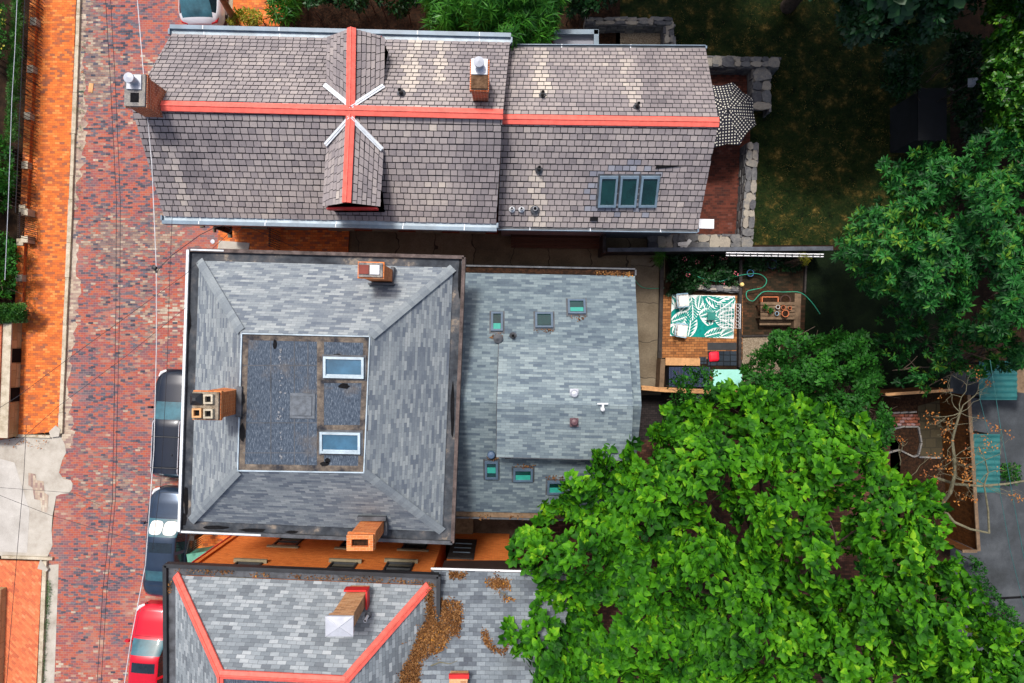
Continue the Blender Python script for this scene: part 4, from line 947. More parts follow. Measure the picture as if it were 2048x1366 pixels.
hipridge(in3[0], dnw); hipridge(in3[1], dne); hipridge(dnw, dne, 'ridge_cap', .26); hipridge(dnw, dsw, 'ridge_cap', .2); hipridge(dne, dse, 'ridge_cap', .2)
b = MB()
for i in range(4):
    j = (i+1) % 4; b.face([Vector((*p.xy, ze3-.06)) for p in (in3[i], out3[i], out3[j], in3[j])][::-1])
gt = b.build('gutter', M['gutterdark'], h3)
b = MB()
for i in (0, 3): j = (i+1) % 4; strip_on(b, out3[i]+Vector((0, 0, -.2)), out3[j]+Vector((0, 0, -.2)), .13, .28, (0, 0, 1))
strip_on(b, ne+Vector((0, 0, -.2)), P(877, 1243, ze3)+Vector((0, 0, -.2)), .13, .28, (0, 0, 1)); b.build('gutter_rim', M['black'], gt)
b = MB(); w3 = [Vector((p.x, p.y, 0)) for p in shrink(out3, .42)]; wN3y = w3[0].y
# north wall with window openings: brick panels between openings
wa = P(510, 1048, 0); wx0, wy = w3[0].x, w3[0].y
wall_poly(b, w3, 0, 6.75); b.build('wall', M['wallbrick'], h3)
d = (w3[1]-w3[0]).normalized(); nn = Vector((-d.y, d.x, 0))
def on_wall3(px_, py_):
    # intersect the view ray with the north wall plane
    a = w3[0]; z = 3.0
    for _ in range(30):
        p = P(px_, py_, z); dist = (p-a).dot(nn)
        z -= dist*.0; 
        # solve exactly
        break
    k0 = Vector(((px_-1024)/F, -(py_-683)/F, -1)); o = Vector((0, 0, H)); t = (Vector((a.x, a.y, 0))-o).dot(nn)/k0.dot(nn); return o+k0*t
for (x, y0, y1, wd) in ((566, 1078, 1094, 1.0), (826, 1081, 1101, 1.0), (700, 1084, 1098, .95)):
    p = on_wall3(x, y1); q0 = on_wall3(x, y0); 
    window(h3, Vector((p.x, p.y, q0.z-.3))-d*wd/2, d, nn, wd, max(1.0, (p.z-q0.z)+.2))
for (x, wd) in ((500, 1.0), (690, 1.0), (802, 1.05)):
    p = on_wall3(x, 1126); window(h3, Vector((p.x, p.y, p.z))-d*wd/2, d, nn, wd, 1.35)
a = w3[0]-d*0; 
b = MB(); b.box((w3[0].x+.02, w3[0].y+.03, 3.3), (.14, .12, 6.6), TILT); b.build('corner_board', M['wallbrick'], h3)
b = MB(); p = w3[0]+Vector((-.1, .08, 0)); b.tube([p, p+Vector((0, 0, 6.7))], .05, 8); b.build('downpipe', M['redtrim'], h3)
# chimney with metal cap
b, c = stack(h3, 681, 1249, .72, .5, 7.0, 9.85, 'chimtan'); ch = b.build('chimney', M['chimtan'], h3)
b = MB(); b.box((c.x, c.y, 9.93), (.84, .6, .12), TILT)
q4 = [Vector((c.x+sx*.43, c.y+sy*.31, 9.99)) for sx, sy in ((-1, -1), (1, -1), (1, 1), (-1, 1))]; ap_ = Vector((c.x, c.y, 10.04))
for i in range(4): b.face([q4[i], q4[(i+1) % 4], ap_])
for p in q4: b.tube([p+Vector((0, 0, .01)), ap_+Vector((0, 0, .01))], .012, 5)
b.build('chimney_cap', M['galv'], ch)
b = MB(); hz = 7.65; b.box((c.x+.0, c.y+.3, hz+.0), (.8, .06, .35)); b.box((c.x+.4, c.y+.02, hz+.12), (.06, .62, .4)); b.build('flashing', M['redtrim'], ch)
p = Vector((c.x+.52, c.y-.35, 8.25)); vent_pipe(h3, p, .5, .045, 'white')
# rear wing (lower, worn shingles, white gutter)
rz0 = 6.2
def rW(x, y): return rz0+.63*(ya-y)
g0, g1w = P(862, 1140, rz0), P(1110, 1148, rz0); ya = (g0.y+g1w.y)/2
sE = g1w.x+.4
pts = [Vector((g0.x-.0, g0.y, rW(0, g0.y))), Vector((sE, g1w.y, rW(0, g1w.y)))]
ys_ = -13.6
b = MB(); b.face([Vector((-5.2, ys_, rW(0, ys_))), Vector((sE, ys_, rW(0, ys_))), Vector((sE, g1w.y, rW(0, g1w.y))), Vector((g0.x, g0.y, rW(0, g0.y))), Vector((-2.6, g0.y-.2, rW(0, g0.y-.2))), Vector((-2.75, -9.9, rW(0, -9.9)))])
wr = b.build('wing_roof', M['shingleD'], h3)
b = MB(); ww = [Vector((-2.6, w3[1].y-.02, 0)), Vector((-.12, w3[1].y-.07, 0)), Vector((-.12, -19, 0)), Vector((-2.6, -19, 0))]; wall_poly(b, ww, 0, 5.9)
ww2 = [Vector((-.1, w3[1].y-1.2, 0)), Vector((sE-.3, w3[1].y-1.25, 0)), Vector((sE-.3, -19, 0)), Vector((-.1, -19, 0))]; wall_poly(b, ww2, 0, 5.9)
b.build('wing_wall', M['wallbrick'], h3)
b = MB(); strip_on(b, g0+Vector((0, .06, -.02)), Vector((sE, g1w.y+.06, rz0-.02)), .06, .05, (0, 0, 1)); b.build('white_gutter_edge', M['white'], wr)
b = MB(); m = (g0+Vector((sE, g1w.y, rz0)))/2; b.box((m.x, m.y+.0, rz0-.2), ((sE-g0.x), .12, .34), 0); b.box((m.x+.1, m.y-.22, 5.1), ((sE-g0.x)-.4, .1, 1.5), 0); b.build('fascia_shade_band', plain('dark_brown_fascia_shade', (.03, .016, .014), .7, var=.3), wr)  # lower dark band stands in for the soffit shadow on the wall
p1, p0 = on_wall3(912, 1112), on_wall3(912, 1082)
b = MB(); Rm = Matrix((d, nn, Vector((0, 0, 1)))).transposed(); cc = Vector((-2.05, w3[1].y+.03, 2.6)); b.box(cc, (1.05, .06, 2.6), rot=Rm); dr = b.build('back_door', M['wooddark'], h3)
for z in (2.0, 2.6, 3.2): b = MB(); b.box(cc+nn*.04+Vector((0, 0, z-2.6)), (.7, .03, .06), rot=Rm); b.build('door_rail', M['zinc'], dr)
b = MB(); b.box(P(918, 1357, 8.3), (.6, .28, .5)); cr = b.build('small_chimney', M['chimtan'], h3); b = MB(); b.box(P(918, 1352, 8.6), (.66, .14, .1)); b.build('red_cap', M['redtrim'], cr)
# debris on roofs
def hip3z(x, y):
    best = 99
    for i in (0, 1, 3):
        j = (i+1) % 4; a, c_, m = in3[i], in3[j], dk3[i]; n = (c_-a).cross(m-a)
        if n.z < 0: n = -n
        best = min(best, a.z-(n.x*(x-a.x)+n.y*(y-a.y))/n.z)
    return best
both = lambda x, y: max(rW(x, y) if x > -4.9 else 0, min(hip3z(x, y), 9))
for i, (poly, n) in enumerate((([(850, 1180), (868, 1165), (876, 1240), (926, 1210), (922, 1262), (898, 1280), (880, 1305), (845, 1315), (838, 1366), (820, 1400), (790, 1400), (800, 1350), (822, 1300), (840, 1255), (850, 1235)], 3200),
        ([(880, 1192), (924, 1202), (920, 1235), (880, 1243)], 500), ([(895, 1142), (934, 1144), (928, 1156), (905, 1158)], 200), ([(968, 1162), (990, 1152), (1018, 1158), (1022, 1176), (1000, 1180), (985, 1174)], 420),
        ([(962, 1258), (975, 1262), (985, 1288), (1000, 1298), (1018, 1285), (1016, 1300), (1000, 1308), (980, 1300), (966, 1280)], 380), ([(1000, 1190), (1030, 1194), (1028, 1202), (1004, 1200)], 70))):
    litter('leaf_litter', h3, poly, both, n, .02, (.04, .1), 40+i, .09)
gz = lambda x, y: ze3-.05
for i, poly in enumerate(([(345, 1136), (470, 1140), (468, 1146), (350, 1143)], [(500, 1145), (540, 1146), (540, 1152), (500, 1150)], [(560, 1147), (850, 1160), (850, 1166), (600, 1156)], [(332, 1165), (342, 1165), (342, 1190), (333, 1188)], [(846, 1165), (866, 1165), (868, 1240), (852, 1235)])):
    litter('leaf_litter', h3, poly, gz, (150, 90, 330, 50, 350)[i], .01, (.04, .09), 60+i, .05)
b = MB(); p = [on(x, y, rW) + Vector((0, 0, .05)) for x, y in ((862, 1330), (880, 1323), (900, 1326), (915, 1320))]; tw = b.tube(p, [.02, .018, .012, .006], 6); p = [on(x, y, rW) + Vector((0, 0, .06)) for x, y in ((998, 1182), (1010, 1188), (1022, 1196))]; b.tube(p, [.015, .012, .008], 6)
tag(b.build('fallen_branch', M['barkpale']), 'bare fallen twig lying on the worn shingles of the rear wing roof', 'branch')
for i, (poly, n) in enumerate((([(1190, 544), (1262, 547), (1262, 551), (1190, 548)], 260), ([(940, 1031), (1050, 1034), (1050, 1038), (940, 1036)], 60))):
    litter('leaf_litter', h2, poly, lambda x, y: 4.8, n, .0, (.05, .1), 80+i, .04)

# ================================================================ CARS
def car(label, cpx, L, W, rz, paint, roofh=1.45, hood=.98, deck=1.02, cab=(-.38, -.2, .08, .26), suv=False, sunroof=None, rails=False, seed=0, bars=False, tail=True, shade=False):
    """cab: rear glass base, roof rear, roof front, windscreen base, as fractions of the length from the middle"""
    C0 = P(cpx[0], cpx[1], .9); C0.z = 0
    root = thing('parked_car', C0, label, 'car', 'cars parked along the brick street')
    Rm = Matrix.Rotation(rz, 3, 'Z'); T = lambda v: C0+Rm @ Vector(v)
    NS = 44; ss = [-1+2*i/(NS-1) for i in range(NS)]
    ss = [math.copysign(abs(s)**.85, s) for s in ss]
    def ip(x, xs, ys):
        if x <= xs[0]: return ys[0]
        for i in range(len(xs)-1):
            if x <= xs[i+1]: t = (x-xs[i])/(xs[i+1]-xs[i]); return ys[i]+(ys[i+1]-ys[i])*t
        return ys[-1]
    r0, r1, f1, f0 = [c*2 for c in cab]
    belt = .95
    def ring(s):
        hw = W/2*(1-(.36 if s > 0 else .2)*max(0, (abs(s)-.64)/.36)**2.6-.12*max(0, (abs(s)-.95)/.05)**2)
        if s > 0: hb = ip(s, [0, f0, .75, .93, 1], [belt, hood, hood-.09, hood-.2, hood-.38])
        else: hb = ip(s, [-1, -.95, -.85, r0, 0], [deck-.25, deck-.08, deck-.02, deck, belt])
        c = ip(s, [r0, r1, f1, f0], [0, 1, 1, 0])
        cw = hw*(.80-.13*c) if c > 0 else hw*.8
        ht = hb+.03+(roofh-.06-hb-.03)*c
        lo = .2+.12*max(0, (abs(s)-.8)/.2)
        return [(hw*.93, lo), (hw, .42), (hw*1.0, .68), (hw*.955, hb-.05), (hw*.9, hb), (cw, ht), (cw*.9, ht+.04), (cw*.5, ht+.075), (0, ht+.085)]
    rings = [ring(s) for s in ss]
    body, wsh, rgl, sgl, sgr = MB(), MB(), MB(), MB(), MB()
    for i in range(NS-1):
        y0, y1 = ss[i]*L/2, ss[i+1]*L/2; sm = (ss[i]+ss[i+1])/2
        for sg in (1, -1):
            for k in range(8):
                a, b_, c, d = rings[i][k], rings[i][k+1], rings[i+1][k+1], rings[i+1][k]
                q = [T((sg*a[0], y0, a[1])), T((sg*b_[0], y0, b_[1])), T((sg*c[0], y1, c[1])), T((sg*d[0], y1, d[1]))]
                if sg > 0: q = q[::-1]
                tgt = body
                if k >= 5 and f1+.02 < sm < f0-.01: tgt = wsh
                elif k >= 5 and r0+.03 < sm < r1-.02 : tgt = rgl
                elif k == 4 and r0+.12 < sm < f0-.1 and not (abs(sm-(r1+f1)/2) < .02): tgt = sgl if sg < 0 else sgr
                tgt.face(q)
    for i in (0, NS-1):
        y = ss[i]*L/2; q = [T((sg*a[0], y, a[1])) for sg, rr in ((1, rings[i]), (-1, rings[i][::-1])) for a in rr]
        body.face(q if i else q[::-1])
    for m in (wsh, rgl, sgl, sgr): m.v = [Vector(v) for v in m.v]
    bo = body.build('body', M[paint], root, smooth=True)
    wsh.build('windscreen', M['glassw'], root, smooth=True); rgl.build('rear_window', M['glassw'], root, smooth=True)
    sgl.build('side_window', M['blackglass'], root, smooth=True); sgr.build('side_window', M['blackglass'], root, smooth=True)
    # bonnet shut lines, door seams
    ln = MB()
    def pr(x, y):   # surface height at (x,y)
        s = y/(L/2); rg = ring(s); x = abs(x)
        for k in range(7, 2, -1):
            a, b_ = rg[k+1], rg[k]
            if a[0] <= x <= b_[0]: t = (x-a[0])/max(1e-6, b_[0]-a[0]); return a[1]+(b_[1]-a[1])*t
        return rg[3][1]
    for sg in (-1, 1):
        ln.tube([T((sg*W*.37*(1-.12*t), L/2*(f0+.02+(.9-f0)*t), pr(W*.37*(1-.12*t), L/2*(f0+.02+(.9-f0)*t))+.001)) for t in [i/8 for i in range(9)]], .006, 4)
    ln.tube([T((x*W, L/2*(f0+.015), pr(x*W, L/2*(f0+.015)))) for x in [-.36+.09*i for i in range(9)]], .009, 4)
    ln.tube([T((x*W, L/2*(.93-.12*abs(x)), pr(x*W, L/2*(.93-.12*abs(x))))) for x in [-.36+.09*i for i in range(9)]], .008, 4)
    if not suv: ln.tube([T((x*W, L/2*(r0-.05), pr(x*W, L/2*(r0-.05)))) for x in [-.36+.09*i for i in range(9)]], .007, 4)
    ln.build('shut_line', M['black'], bo)
    for sx in (-1, 1):
        for sy in (-.31, .31):
            c = Vector((sx*(W/2-.12), sy*L, .33)); b = MB()
            b.tube([T(c-Vector((sx*.11, 0, 0))), T(c+Vector((sx*.10, 0, 0)))], .33, 22); wh = b.build('wheel', M['rubber'], root)
            b = MB(); b.tube([T(c+Vector((sx*.09, 0, 0))), T(c+Vector((sx*.108, 0, 0)))], .21, 14); b.build('rim', M['galv'], wh)
        b = MB(); y = L*(f0/2-.055); b.box(T((sx*(W/2+.09), y, 1.0)), (.2, .11, .14), rot=Rm, taper=.8); b.box(T((sx*(W/2-.0), y, .96)), (.1, .05, .05), rot=Rm); b.build('mirror', M[paint], root)
        b = MB(); b.tube([T((sx*W*.42, L/2*.86, hood-.25)), T((sx*W*.38, L/2*.93, hood-.24)), T((sx*W*.27, L/2*.975, hood-.27))], [.07, .085, .05], 8); b.build('headlight', M['light'], root, smooth=True)
        b = MB(); b.tube([T((sx*W*.43, -L/2*.88, deck-.22)), T((sx*W*.40, -L/2*.95, deck-.2)), T((sx*W*.28, -L/2*.985, deck-.22))], [.05, .08, .05], 8); b.build('tail_light', M['taillight'], root, smooth=True)
        if rails:
            b = MB(); pts = [T((sx*W*.3, L/2*(r1-.02+(f1-r1+.04)*t), roofh+.02+(.05 if .03 < t < .97 else -.03))) for t in (0, .06, .3, .6, .94, 1)]; b.tube(pts, .022, 6); b.build('roof_rail', M['galv'], root)
    if bars:
        for t in (.12, .72):
            b = MB(); y = L/2*(r1+(f1-r1)*t); b.tube([T((-W*.31, y, roofh+.09)), T((W*.31, y, roofh+.09))], .02, 6); b.build('roof_bar', M['black'], root)
    if suv:
        b = MB()
        for x in (-.2, -.07, .07, .2): b.tube([T((x*W, L/2*(r1+.05), roofh+.002)), T((x*W, L/2*(f1-.2), roofh+.004))], .012, 4)
        b.build('roof_rib', M[paint], root)
    if sunroof:
        y0, y1 = sunroof; b = MB(); xs = [-.27, -.14, 0, .14, .27]
        for a, c in zip(xs[:-1], xs[1:]):
            b.face([T((a*W, y0*L, pr(a*W, y0*L)+.012)), T((c*W, y0*L, pr(c*W, y0*L)+.012)), T((c*W, y1*L, pr(c*W, y1*L)+.012)), T((a*W, y1*L, pr(a*W, y1*L)+.012))])
        b.build('sunroof', M['blackglass'], root)
    if shade:
        for sx in (-1, 1):
            b = MB(); yc, xc = L/2*(f1*.47+f0*.53), sx*W*.165; n_ = 28; hx, hy = W*.155, L/2*(f0-f1)*.36
            b.face([(lambda x, y: T((x, y, pr(x, y)+.014)))(xc+hx*math.copysign(abs(math.cos(2*PI*k/n_))**.6, math.cos(2*PI*k/n_)), yc+hy*math.copysign(abs(math.sin(2*PI*k/n_))**.6, math.sin(2*PI*k/n_))) for k in range(n_)]); b.build('sunshade', M['cushion'], root)
    # grille, plate
    b = MB(); b.box(T((0, L/2*.985, .62)), (W*.5, .06, .2), rot=Rm); b.box(T((0, -L/2*.99, .68)), (.4, .04, .14), rot=Rm); b.build('grille', M['black'], root)
    b = MB(); b.tube([T((.3, -L/2*.3 if not suv else -L/2*.5, roofh-.02)), T((.3, (-L/2*.3 if not suv else -L/2*.5)-.12, roofh+.08))], .015, 5); b.build('antenna', M['black'], root)
    return root
M['glassw'] = plain('sky_teal_windscreen', (.03, .105, .135), .04, .9, var=.5, scale=1.2)  # teal base colour stands in for the sky reflected in the glass
M['navy'] = plain('black_navy_paint', (.003, .008, .02), .3, .5, .2, var=.1, coat=1)
M['bluegrey'] = plain('dark_blue_grey_paint', (.025, .045, .08), .3, .5, .5, var=.1, coat=1)
M['redcar'] = plain('crimson_paint', (.55, .003, .02), .3, .5, .2, var=.06, coat=1)
M['whitecar'] = plain('white_car_paint', (.72, .74, .78), .3, .5, var=.04, coat=1)
ca = R(-2.3)
car('black estate car with silver roof rails and crossbars, nearest the slate roof', (349, 847), 4.75, 1.9, ca, 'navy', 1.58, 1.0, 1.15, (-.49, -.44, .03, .2), suv=True, rails=True, bars=True)
car('dark blue-grey saloon with a closed sunroof, parked behind the black estate car', (333, 1085), 4.8, 1.88, ca-R(1), 'bluegrey', 1.45, .98, 1.03, (-.36, -.22, .07, .23), sunroof=(-.06, .03), shade=True)
car('crimson red car with black sunroof, parked by the red-hipped roof', (301, 1318), 4.75, 1.85, ca-R(2), 'redcar', 1.5, 1.0, 1.05, (-.4, -.3, .06, .22), sunroof=(-.07, .02))
car('white car with dark rear window, parked at the top by the slate roof', (398, -56), 4.6, 1.84, R(1), 'whitecar', 1.5, 1.0, 1.1, (-.47, -.3, .05, .22), suv=True)

# ================================================================ WIRES
def wire(label, pts, r=.009, mat='wire', z=8.0, name='overhead_wire', group=None):
    p = [P(a[0], a[1], a[2] if len(a) > 2 else z) for a in pts]; b = MB(); b.tube(p, r, 5); return tag(b.build(name, M[mat]), label, 'wire', 'overhead wires')
wire('left strand of the pair of thin black wires over the middle of the street', [(208, -60), (222, 180), (233, 400), (232, 620), (225, 1000), (206, 1180), (190, 1440)])
wire('right strand of the pair of thin black wires over the middle of the street', [(218, -60), (231, 170), (241, 400), (240, 600), (231, 1000), (214, 1180), (198, 1440)])
wire('thick pale cable running along the parked cars', [(270, -60), (287, 145), (304, 330), (313, 540), (313, 700), (308, 900), (291, 1130), (262, 1280), (238, 1440)], .014, 'wirepale')
wire('dark wire dropping past the black car near the hip roof eave', [(346, 400, 7), (340, 540), (334, 745), (322, 960), (305, 1100)], .008)
wire('curving service wire from the thick cable to the slate-roofed house', [(313, 545), (320, 535), (345, 510), (400, 470), (430, 455), (447, 451, 7)], .012)
wire('looped dark service wire under the slate roof gutter', [(447, 451, 6.5), (475, 465, 6), (490, 452, 5.8), (540, 472, 5.2), (600, 500, 4)], .01)
wire('diagonal wire crossing the street to the corner of the hip roof', [(-40, 840), (34, 794), (140, 715), (372, 548), (470, 455, 6)], .008)
wire('lower diagonal wire crossing toward the black car', [(30, 890), (120, 810), (255, 710), (372, 615, 7.6)], .007)
wire('pale green wire above the narrow hedge', [(37, -60), (30, 100), (24, 200), (17, 400), (10, 560)], .01, 'galv')
wire('wire over the concrete driveway running down the left side', [(53, 850), (48, 950), (35, 1100), (20, 1280), (8, 1440)], .008)
wire('near level wire across the driveway apron', [(-40, 972), (148, 986), (200, 1010)], .006)
wire('slanting wire from the apron to the blue-grey saloon', [(-40, 975), (100, 1030), (200, 1060), (292, 1088)], .007)
wire('thin wire over the green corrugated roof in the drive', [(1980, 720), (2000, 850), (2030, 1020), (2060, 1180)], .01, 'corr')
wire('thin wire beside the brown fence over the drive', [(1960, 800), (1985, 900), (2020, 1100), (2050, 1220)], .008, 'corr')
b = MB(); c = P(310, 536, 8); b.lathe((c.x, c.y, 7.93), [(0, 0), (.07, .02), (.07, .16), (0, .18)], 10); b.tube([c+Vector((-.06, .1, 0)), c+Vector((.06, -.16, 0))], .035, 8)
tag(b.build('cable_splice', M['black']), 'black splice case hanging on the thick pale cable', 'splice')

# ================================================================ WEST SIDE OF THE STREET
t = thing('low_brick_wall', P(58, 200), 'low brick garden wall with pale stone caps along the sidewalk', 'wall')
b = MB(); A, B_ = P(69, -60, .32), P(47, 425, .32); d = (B_-A).normalized(); m = (A+B_)/2; b.box((m.x, m.y, .16), ((B_-A).length, .3, .32), math.atan2(d.y, d.x)); b.build('wall_body', M['walk'], t)
for (x, y) in ((67, 43), (61, 138), (55, 232), (50, 330), (45, 417)):
    b = MB(); p = P(x, y, .4); b.box((p.x, p.y, .19), (.26, .3, .38), TILT); b.box((p.x, p.y, .4), (.28, .34, .05), TILT); b.build('stone_cap', M['limestone'], t)
t = thing('low_brick_wall', P(38, 540), 'low brick wall between the gate and the square hedge', 'wall')
b = MB(); A, B_ = P(42, 484, .32), P(37, 610, .32); m = (A+B_)/2; b.box((m.x, m.y, .16), (.32, (B_-A).length, .32), R(-2)); b.build('wall_body', M['walk'], t)
for (x, y) in ((40, 484), (38, 556)):
    b = MB(); p = P(x, y, .38); b.box((p.x, p.y, .19), (.3, .3, .39), TILT); b.build('stone_cap', M['limestone'], t)
t = thing('iron_gate', P(38, 455), 'black iron garden gate between stone posts', 'gate')
b = MB()
for i in range(12): p = P(40-i*.1, 428+i*4.2, 1.2); b.tube([(p.x, p.y, .15), (p.x, p.y, 1.3)], .015, 5)
for z in (.3, 1.2): b.tube([P(40, 426, z), P(39, 476, z)], .018, 5)
b.build('gate_bars', M['black'], t)
for y in (424, 478): b = MB(); p = P(49, y, .6); b.box((p.x, p.y, .3), (.3, .3, .6), TILT); b.build('gate_post', M['limestone'], t)
t = thing('iron_fence', P(52, 150), 'black iron railing behind the hedge on the low wall', 'fence')
b = MB()
for i in range(64): y = -40+i*7.2; p = P(58-(y)*.047, y, 1.3); b.tube([(p.x-.15, p.y, .1), (p.x-.15, p.y, 1.5)], .014, 4)
for z in (.4, 1.35): b.tube([P(59, -50, z)-Vector((.15, 0, 0)), P(38, 425, z)-Vector((.15, 0, 0))], .018, 5)
b.build('railing', M['black'], t)
def hedge(name, label, poly, z0, z1, n, mat, size=(.07, .12), kind='oval', cat='hedge', seed=1, per=6, flowers=None, **k):
    xs = [p[0] for p in poly]; ys = [p[1] for p in poly]; c = P(sum(xs)/len(xs), sum(ys)/len(ys)); root = thing(name, c, label, cat)
    k.setdefault('D', 14); k.setdefault('wl', .8); k.setdefault('lump', .1); k.setdefault('depth', .15); k.setdefault('jag', 2)
    lk = {a: k.pop(a) for a in list(k) if a in ('pitch', 'pet', 'wide', 'droop', 'rnd_ros')}
    cen, ax = crown_pts(poly, n, z0, z1, seed=seed, **k); leaf_mesh('foliage', cen, ax, per, size, kind, LG[mat], root, pitch=(5, 60), **lk)
    b = MB(); r = np.random.default_rng(seed)
    for i in r.choice(len(cen), min(14, len(cen)), replace=False):
        e = Vector(cen[i]); g = Vector((e.x+r.normal(0, .1), e.y+r.normal(0, .1), 0)); b.tube([g, g.lerp(e, .5)+Vector((r.normal(0, .04), r.normal(0, .04), 0)), e-Vector((0, 0, .1))], [.03, .02, .008], 5)
    b.build('stem', M['bark'], root)
    if flowers:
        f = cen[r.choice(len(cen), flowers[0], replace=False)]+np.array([0, 0, .12]); leaf_mesh('blossom', f, np.tile([0, 0, 1.], (len(f), 1)), 6, flowers[2], 'oval', flowers[1], root, pitch=(0, 35), wide=1.4)
    return root
hedge('clipped_hedge', 'narrow bright green clipped hedge inside the low wall', [(28, -40), (52, -40), (36, 280), (10, 285)], 1.0, 1.25, 2600, 'hedge', (.05, .1), 'lance', seed=3)
hedge('clipped_hedge', 'square dark green hedge block overhanging the sidewalk', [(-60, 610), (52, 608), (52, 642), (-60, 646)], 1.0, 1.3, 1500, 'hedge', (.05, .09), seed=4)
hedge('shrub', 'shrub with pale yellow flowers at the top left corner', [(-60, 0), (14, 10), (12, 120), (-60, 130)], .8, 1.5, 380, 'oval', seed=5, flowers=(14, LG['yellow'], (.08, .13)))
tree('garden_tree', 'dark green bushy tree behind the low wall, above the iron gate', (-20, 350), [(-90, 270), (10, 268), (26, 300), (34, 350), (26, 410), (10, 428), (-90, 430)], 700, .9, 1.5, 'oval', 'oval', 9, (.1, .17), .1, 8, D=40, wl=1.0, lump=.35, depth=.4, jag=6, seed=6)
tree('garden_tree', 'dark green bushy tree between the iron gate and the square hedge', (-20, 530), [(-90, 450), (20, 468), (42, 500), (36, 560), (20, 600), (-90, 610)], 700, .9, 1.5, 'oval', 'oval', 9, (.1, .17), .1, 8, D=40, wl=1.0, lump=.35, depth=.4, jag=6, seed=7)
# stone-based brick building at the left edge
hb = thing('raised_terrace', P(5, 750), 'raised brick terrace edge with tan stone face and two dark openings', 'terrace')
xw = P(44, 700, 0).x; y0, y1 = P(0, 645, .3).y, P(0, 872, .3).y
b = MB(); sk_ = math.atan(8/225); dd = Vector((-math.sin(sk_), -math.cos(sk_), 0)); A = Vector((xw+.1, y0, 0)); L = y0-y1; m = A+dd*L/2
Rb = Matrix.Rotation(-sk_, 3, 'Z')
b.box(m+Vector((-.5, 0, .4)), (1.0, L, .8), rot=Rb); b.build('stone_base', M['tanstone'], hb)
b = MB(); b.box(m+Vector((-.12, 0, .84)), (.4, L+.02, .08), rot=Rb); b.build('ledge', M['limestone'], hb)
b = MB(); b.box(m+Vector((-3.3, 0, .5)), (6, L, .9), rot=Rb); b.build('brick_terrace', M['redbrick'], hb)
for yy in (711, 789):
    b = MB(); p = P(40, yy, .4); b.box((A.x+dd.x*(y0-p.y)+.01, p.y, .42), (.06, .62, .5), rot=Rb); o = b.build('basement_opening', M['tar'], hb)
b = MB(); b.box(P(-4, 1300, .25), (.4, 5.6, .5), R(-2)); tag(b.build('stone_retaining_wall', M['tanstone']), 'pale tan stone wall edge at the bottom left corner', 'wall')
b = MB(); c = P(182, 176, .03); b.box(c, (.2, .42, .03), R(-8)); tag(b.build('cardboard_sheet', M['cedar']), 'flat tan cardboard scrap lying in the street near the kerb', 'cardboard')
b = MB(); c = P(425, 483, .05); b.lathe((c.x, c.y, .01), [(.1, 0), (.1, .03), (0, .035)], 12); tag(b.build('valve_cover', M['galv']), 'small pale round valve cover at the kerb below the slate roof', 'valve cover')
# weeds and leaf drifts along the kerbs
cw = []
for (x0, y0_, x1, y1_, n) in ((101, 1160, 84, 1380, 150), (172, 60, 158, 420, 30), (66, 440, 56, 620, 60), (398, 1075, 394, 1105, 60), (22, 1290, 15, 1380, 20)):
    for i in range(n): t_ = random.random(); cw.append((*P(x0+(x1-x0)*t_+random.gauss(0, 2), y0_+(y1_-y0_)*t_).xy, .03))
cw = np.array([list(c) for c in cw]); o = leaf_mesh('weeds', cw, np.tile([0, 0, 1.], (len(cw), 1)), 7, (.05, .13), 'blade', LG['hedge'], pitch=(15, 80)); tag(o, 'small green weeds along the kerbs', 'weeds', kind='stuff')
r_ = np.random.default_rng(2); p_ = []
for (cx_, cy_, sx, sy, n) in ((66, 460, 7, 45, 300), (62, 590, 8, 50, 200), (70, 300, 5, 60, 120), (60, 880, 30, 10, 30)):
    for i in range(n): p_.append((*P(cx_+r_.normal(0, sx), cy_+r_.normal(0, sy)).xy, .135))
p_ = np.array([list(c) for c in p_]); o = leaf_mesh('fallen_leaves', p_, np.tile([0, 0, 1.], (len(p_), 1)), 2, (.04, .09), 'oval', LG['autumn'], pitch=(-5, 20)); tag(o, 'rusty fallen leaves scattered on the left sidewalk', 'leaves', kind='stuff')
# between houses 2 and 3 at the street
t = thing('iron_gate', P(378, 1085), 'black iron gate beside the blue-grey saloon, between two roofs', 'gate')
b = MB()
for i in range(10): p = P(372+i*1.2, 1108-i*5, 1.6); b.tube([(p.x, p.y, .15), (p.x, p.y, 1.7)], .016, 4)
for z in (.3, 1.65): b.tube([P(372, 1108, z), P(383, 1062, z)], .02, 5)
b.build('gate_bars', M['black'], t); b = MB(); p = P(386, 1075, 1.8); b.box((p.x, p.y, .95), (.2, .2, 1.9)); b.build('gate_post', M['wooddark'], t)
t = thing('utility_cabinet', P(405, 1100), 'green metal utility cabinet in the gap beside the orange wall', 'cabinet')
b = MB(); p = P(400, 1117, 1.0); b.box((p.x, p.y, .5), (1.0, .5, 1.0), R(8)); b.build('cabinet_body', M['mint2'] if 'mint2' in M else plain('green_cabinet', (.06, .22, .16), .6), t); b = MB(); b.box((p.x, p.y, 1.03), (1.06, .56, .06), R(8)); b.build('lid', plain('green_cabinet_lid', (.09, .28, .2), .6), t)
t = thing('iron_gate', P(538, 470), 'dark iron gate closing the alley beside the slate-roofed house', 'gate')
b = MB()
for i in range(9): p = P(540, 456+i*4.5, 1.4); b.tube([(p.x, p.y, .1), (p.x, p.y, 1.6)], .018, 4)
for z in (.3, 1.5): b.tube([P(540, 455, z), P(540, 494, z)], .02, 5)
b.build('gate_bars', M['black'], t)

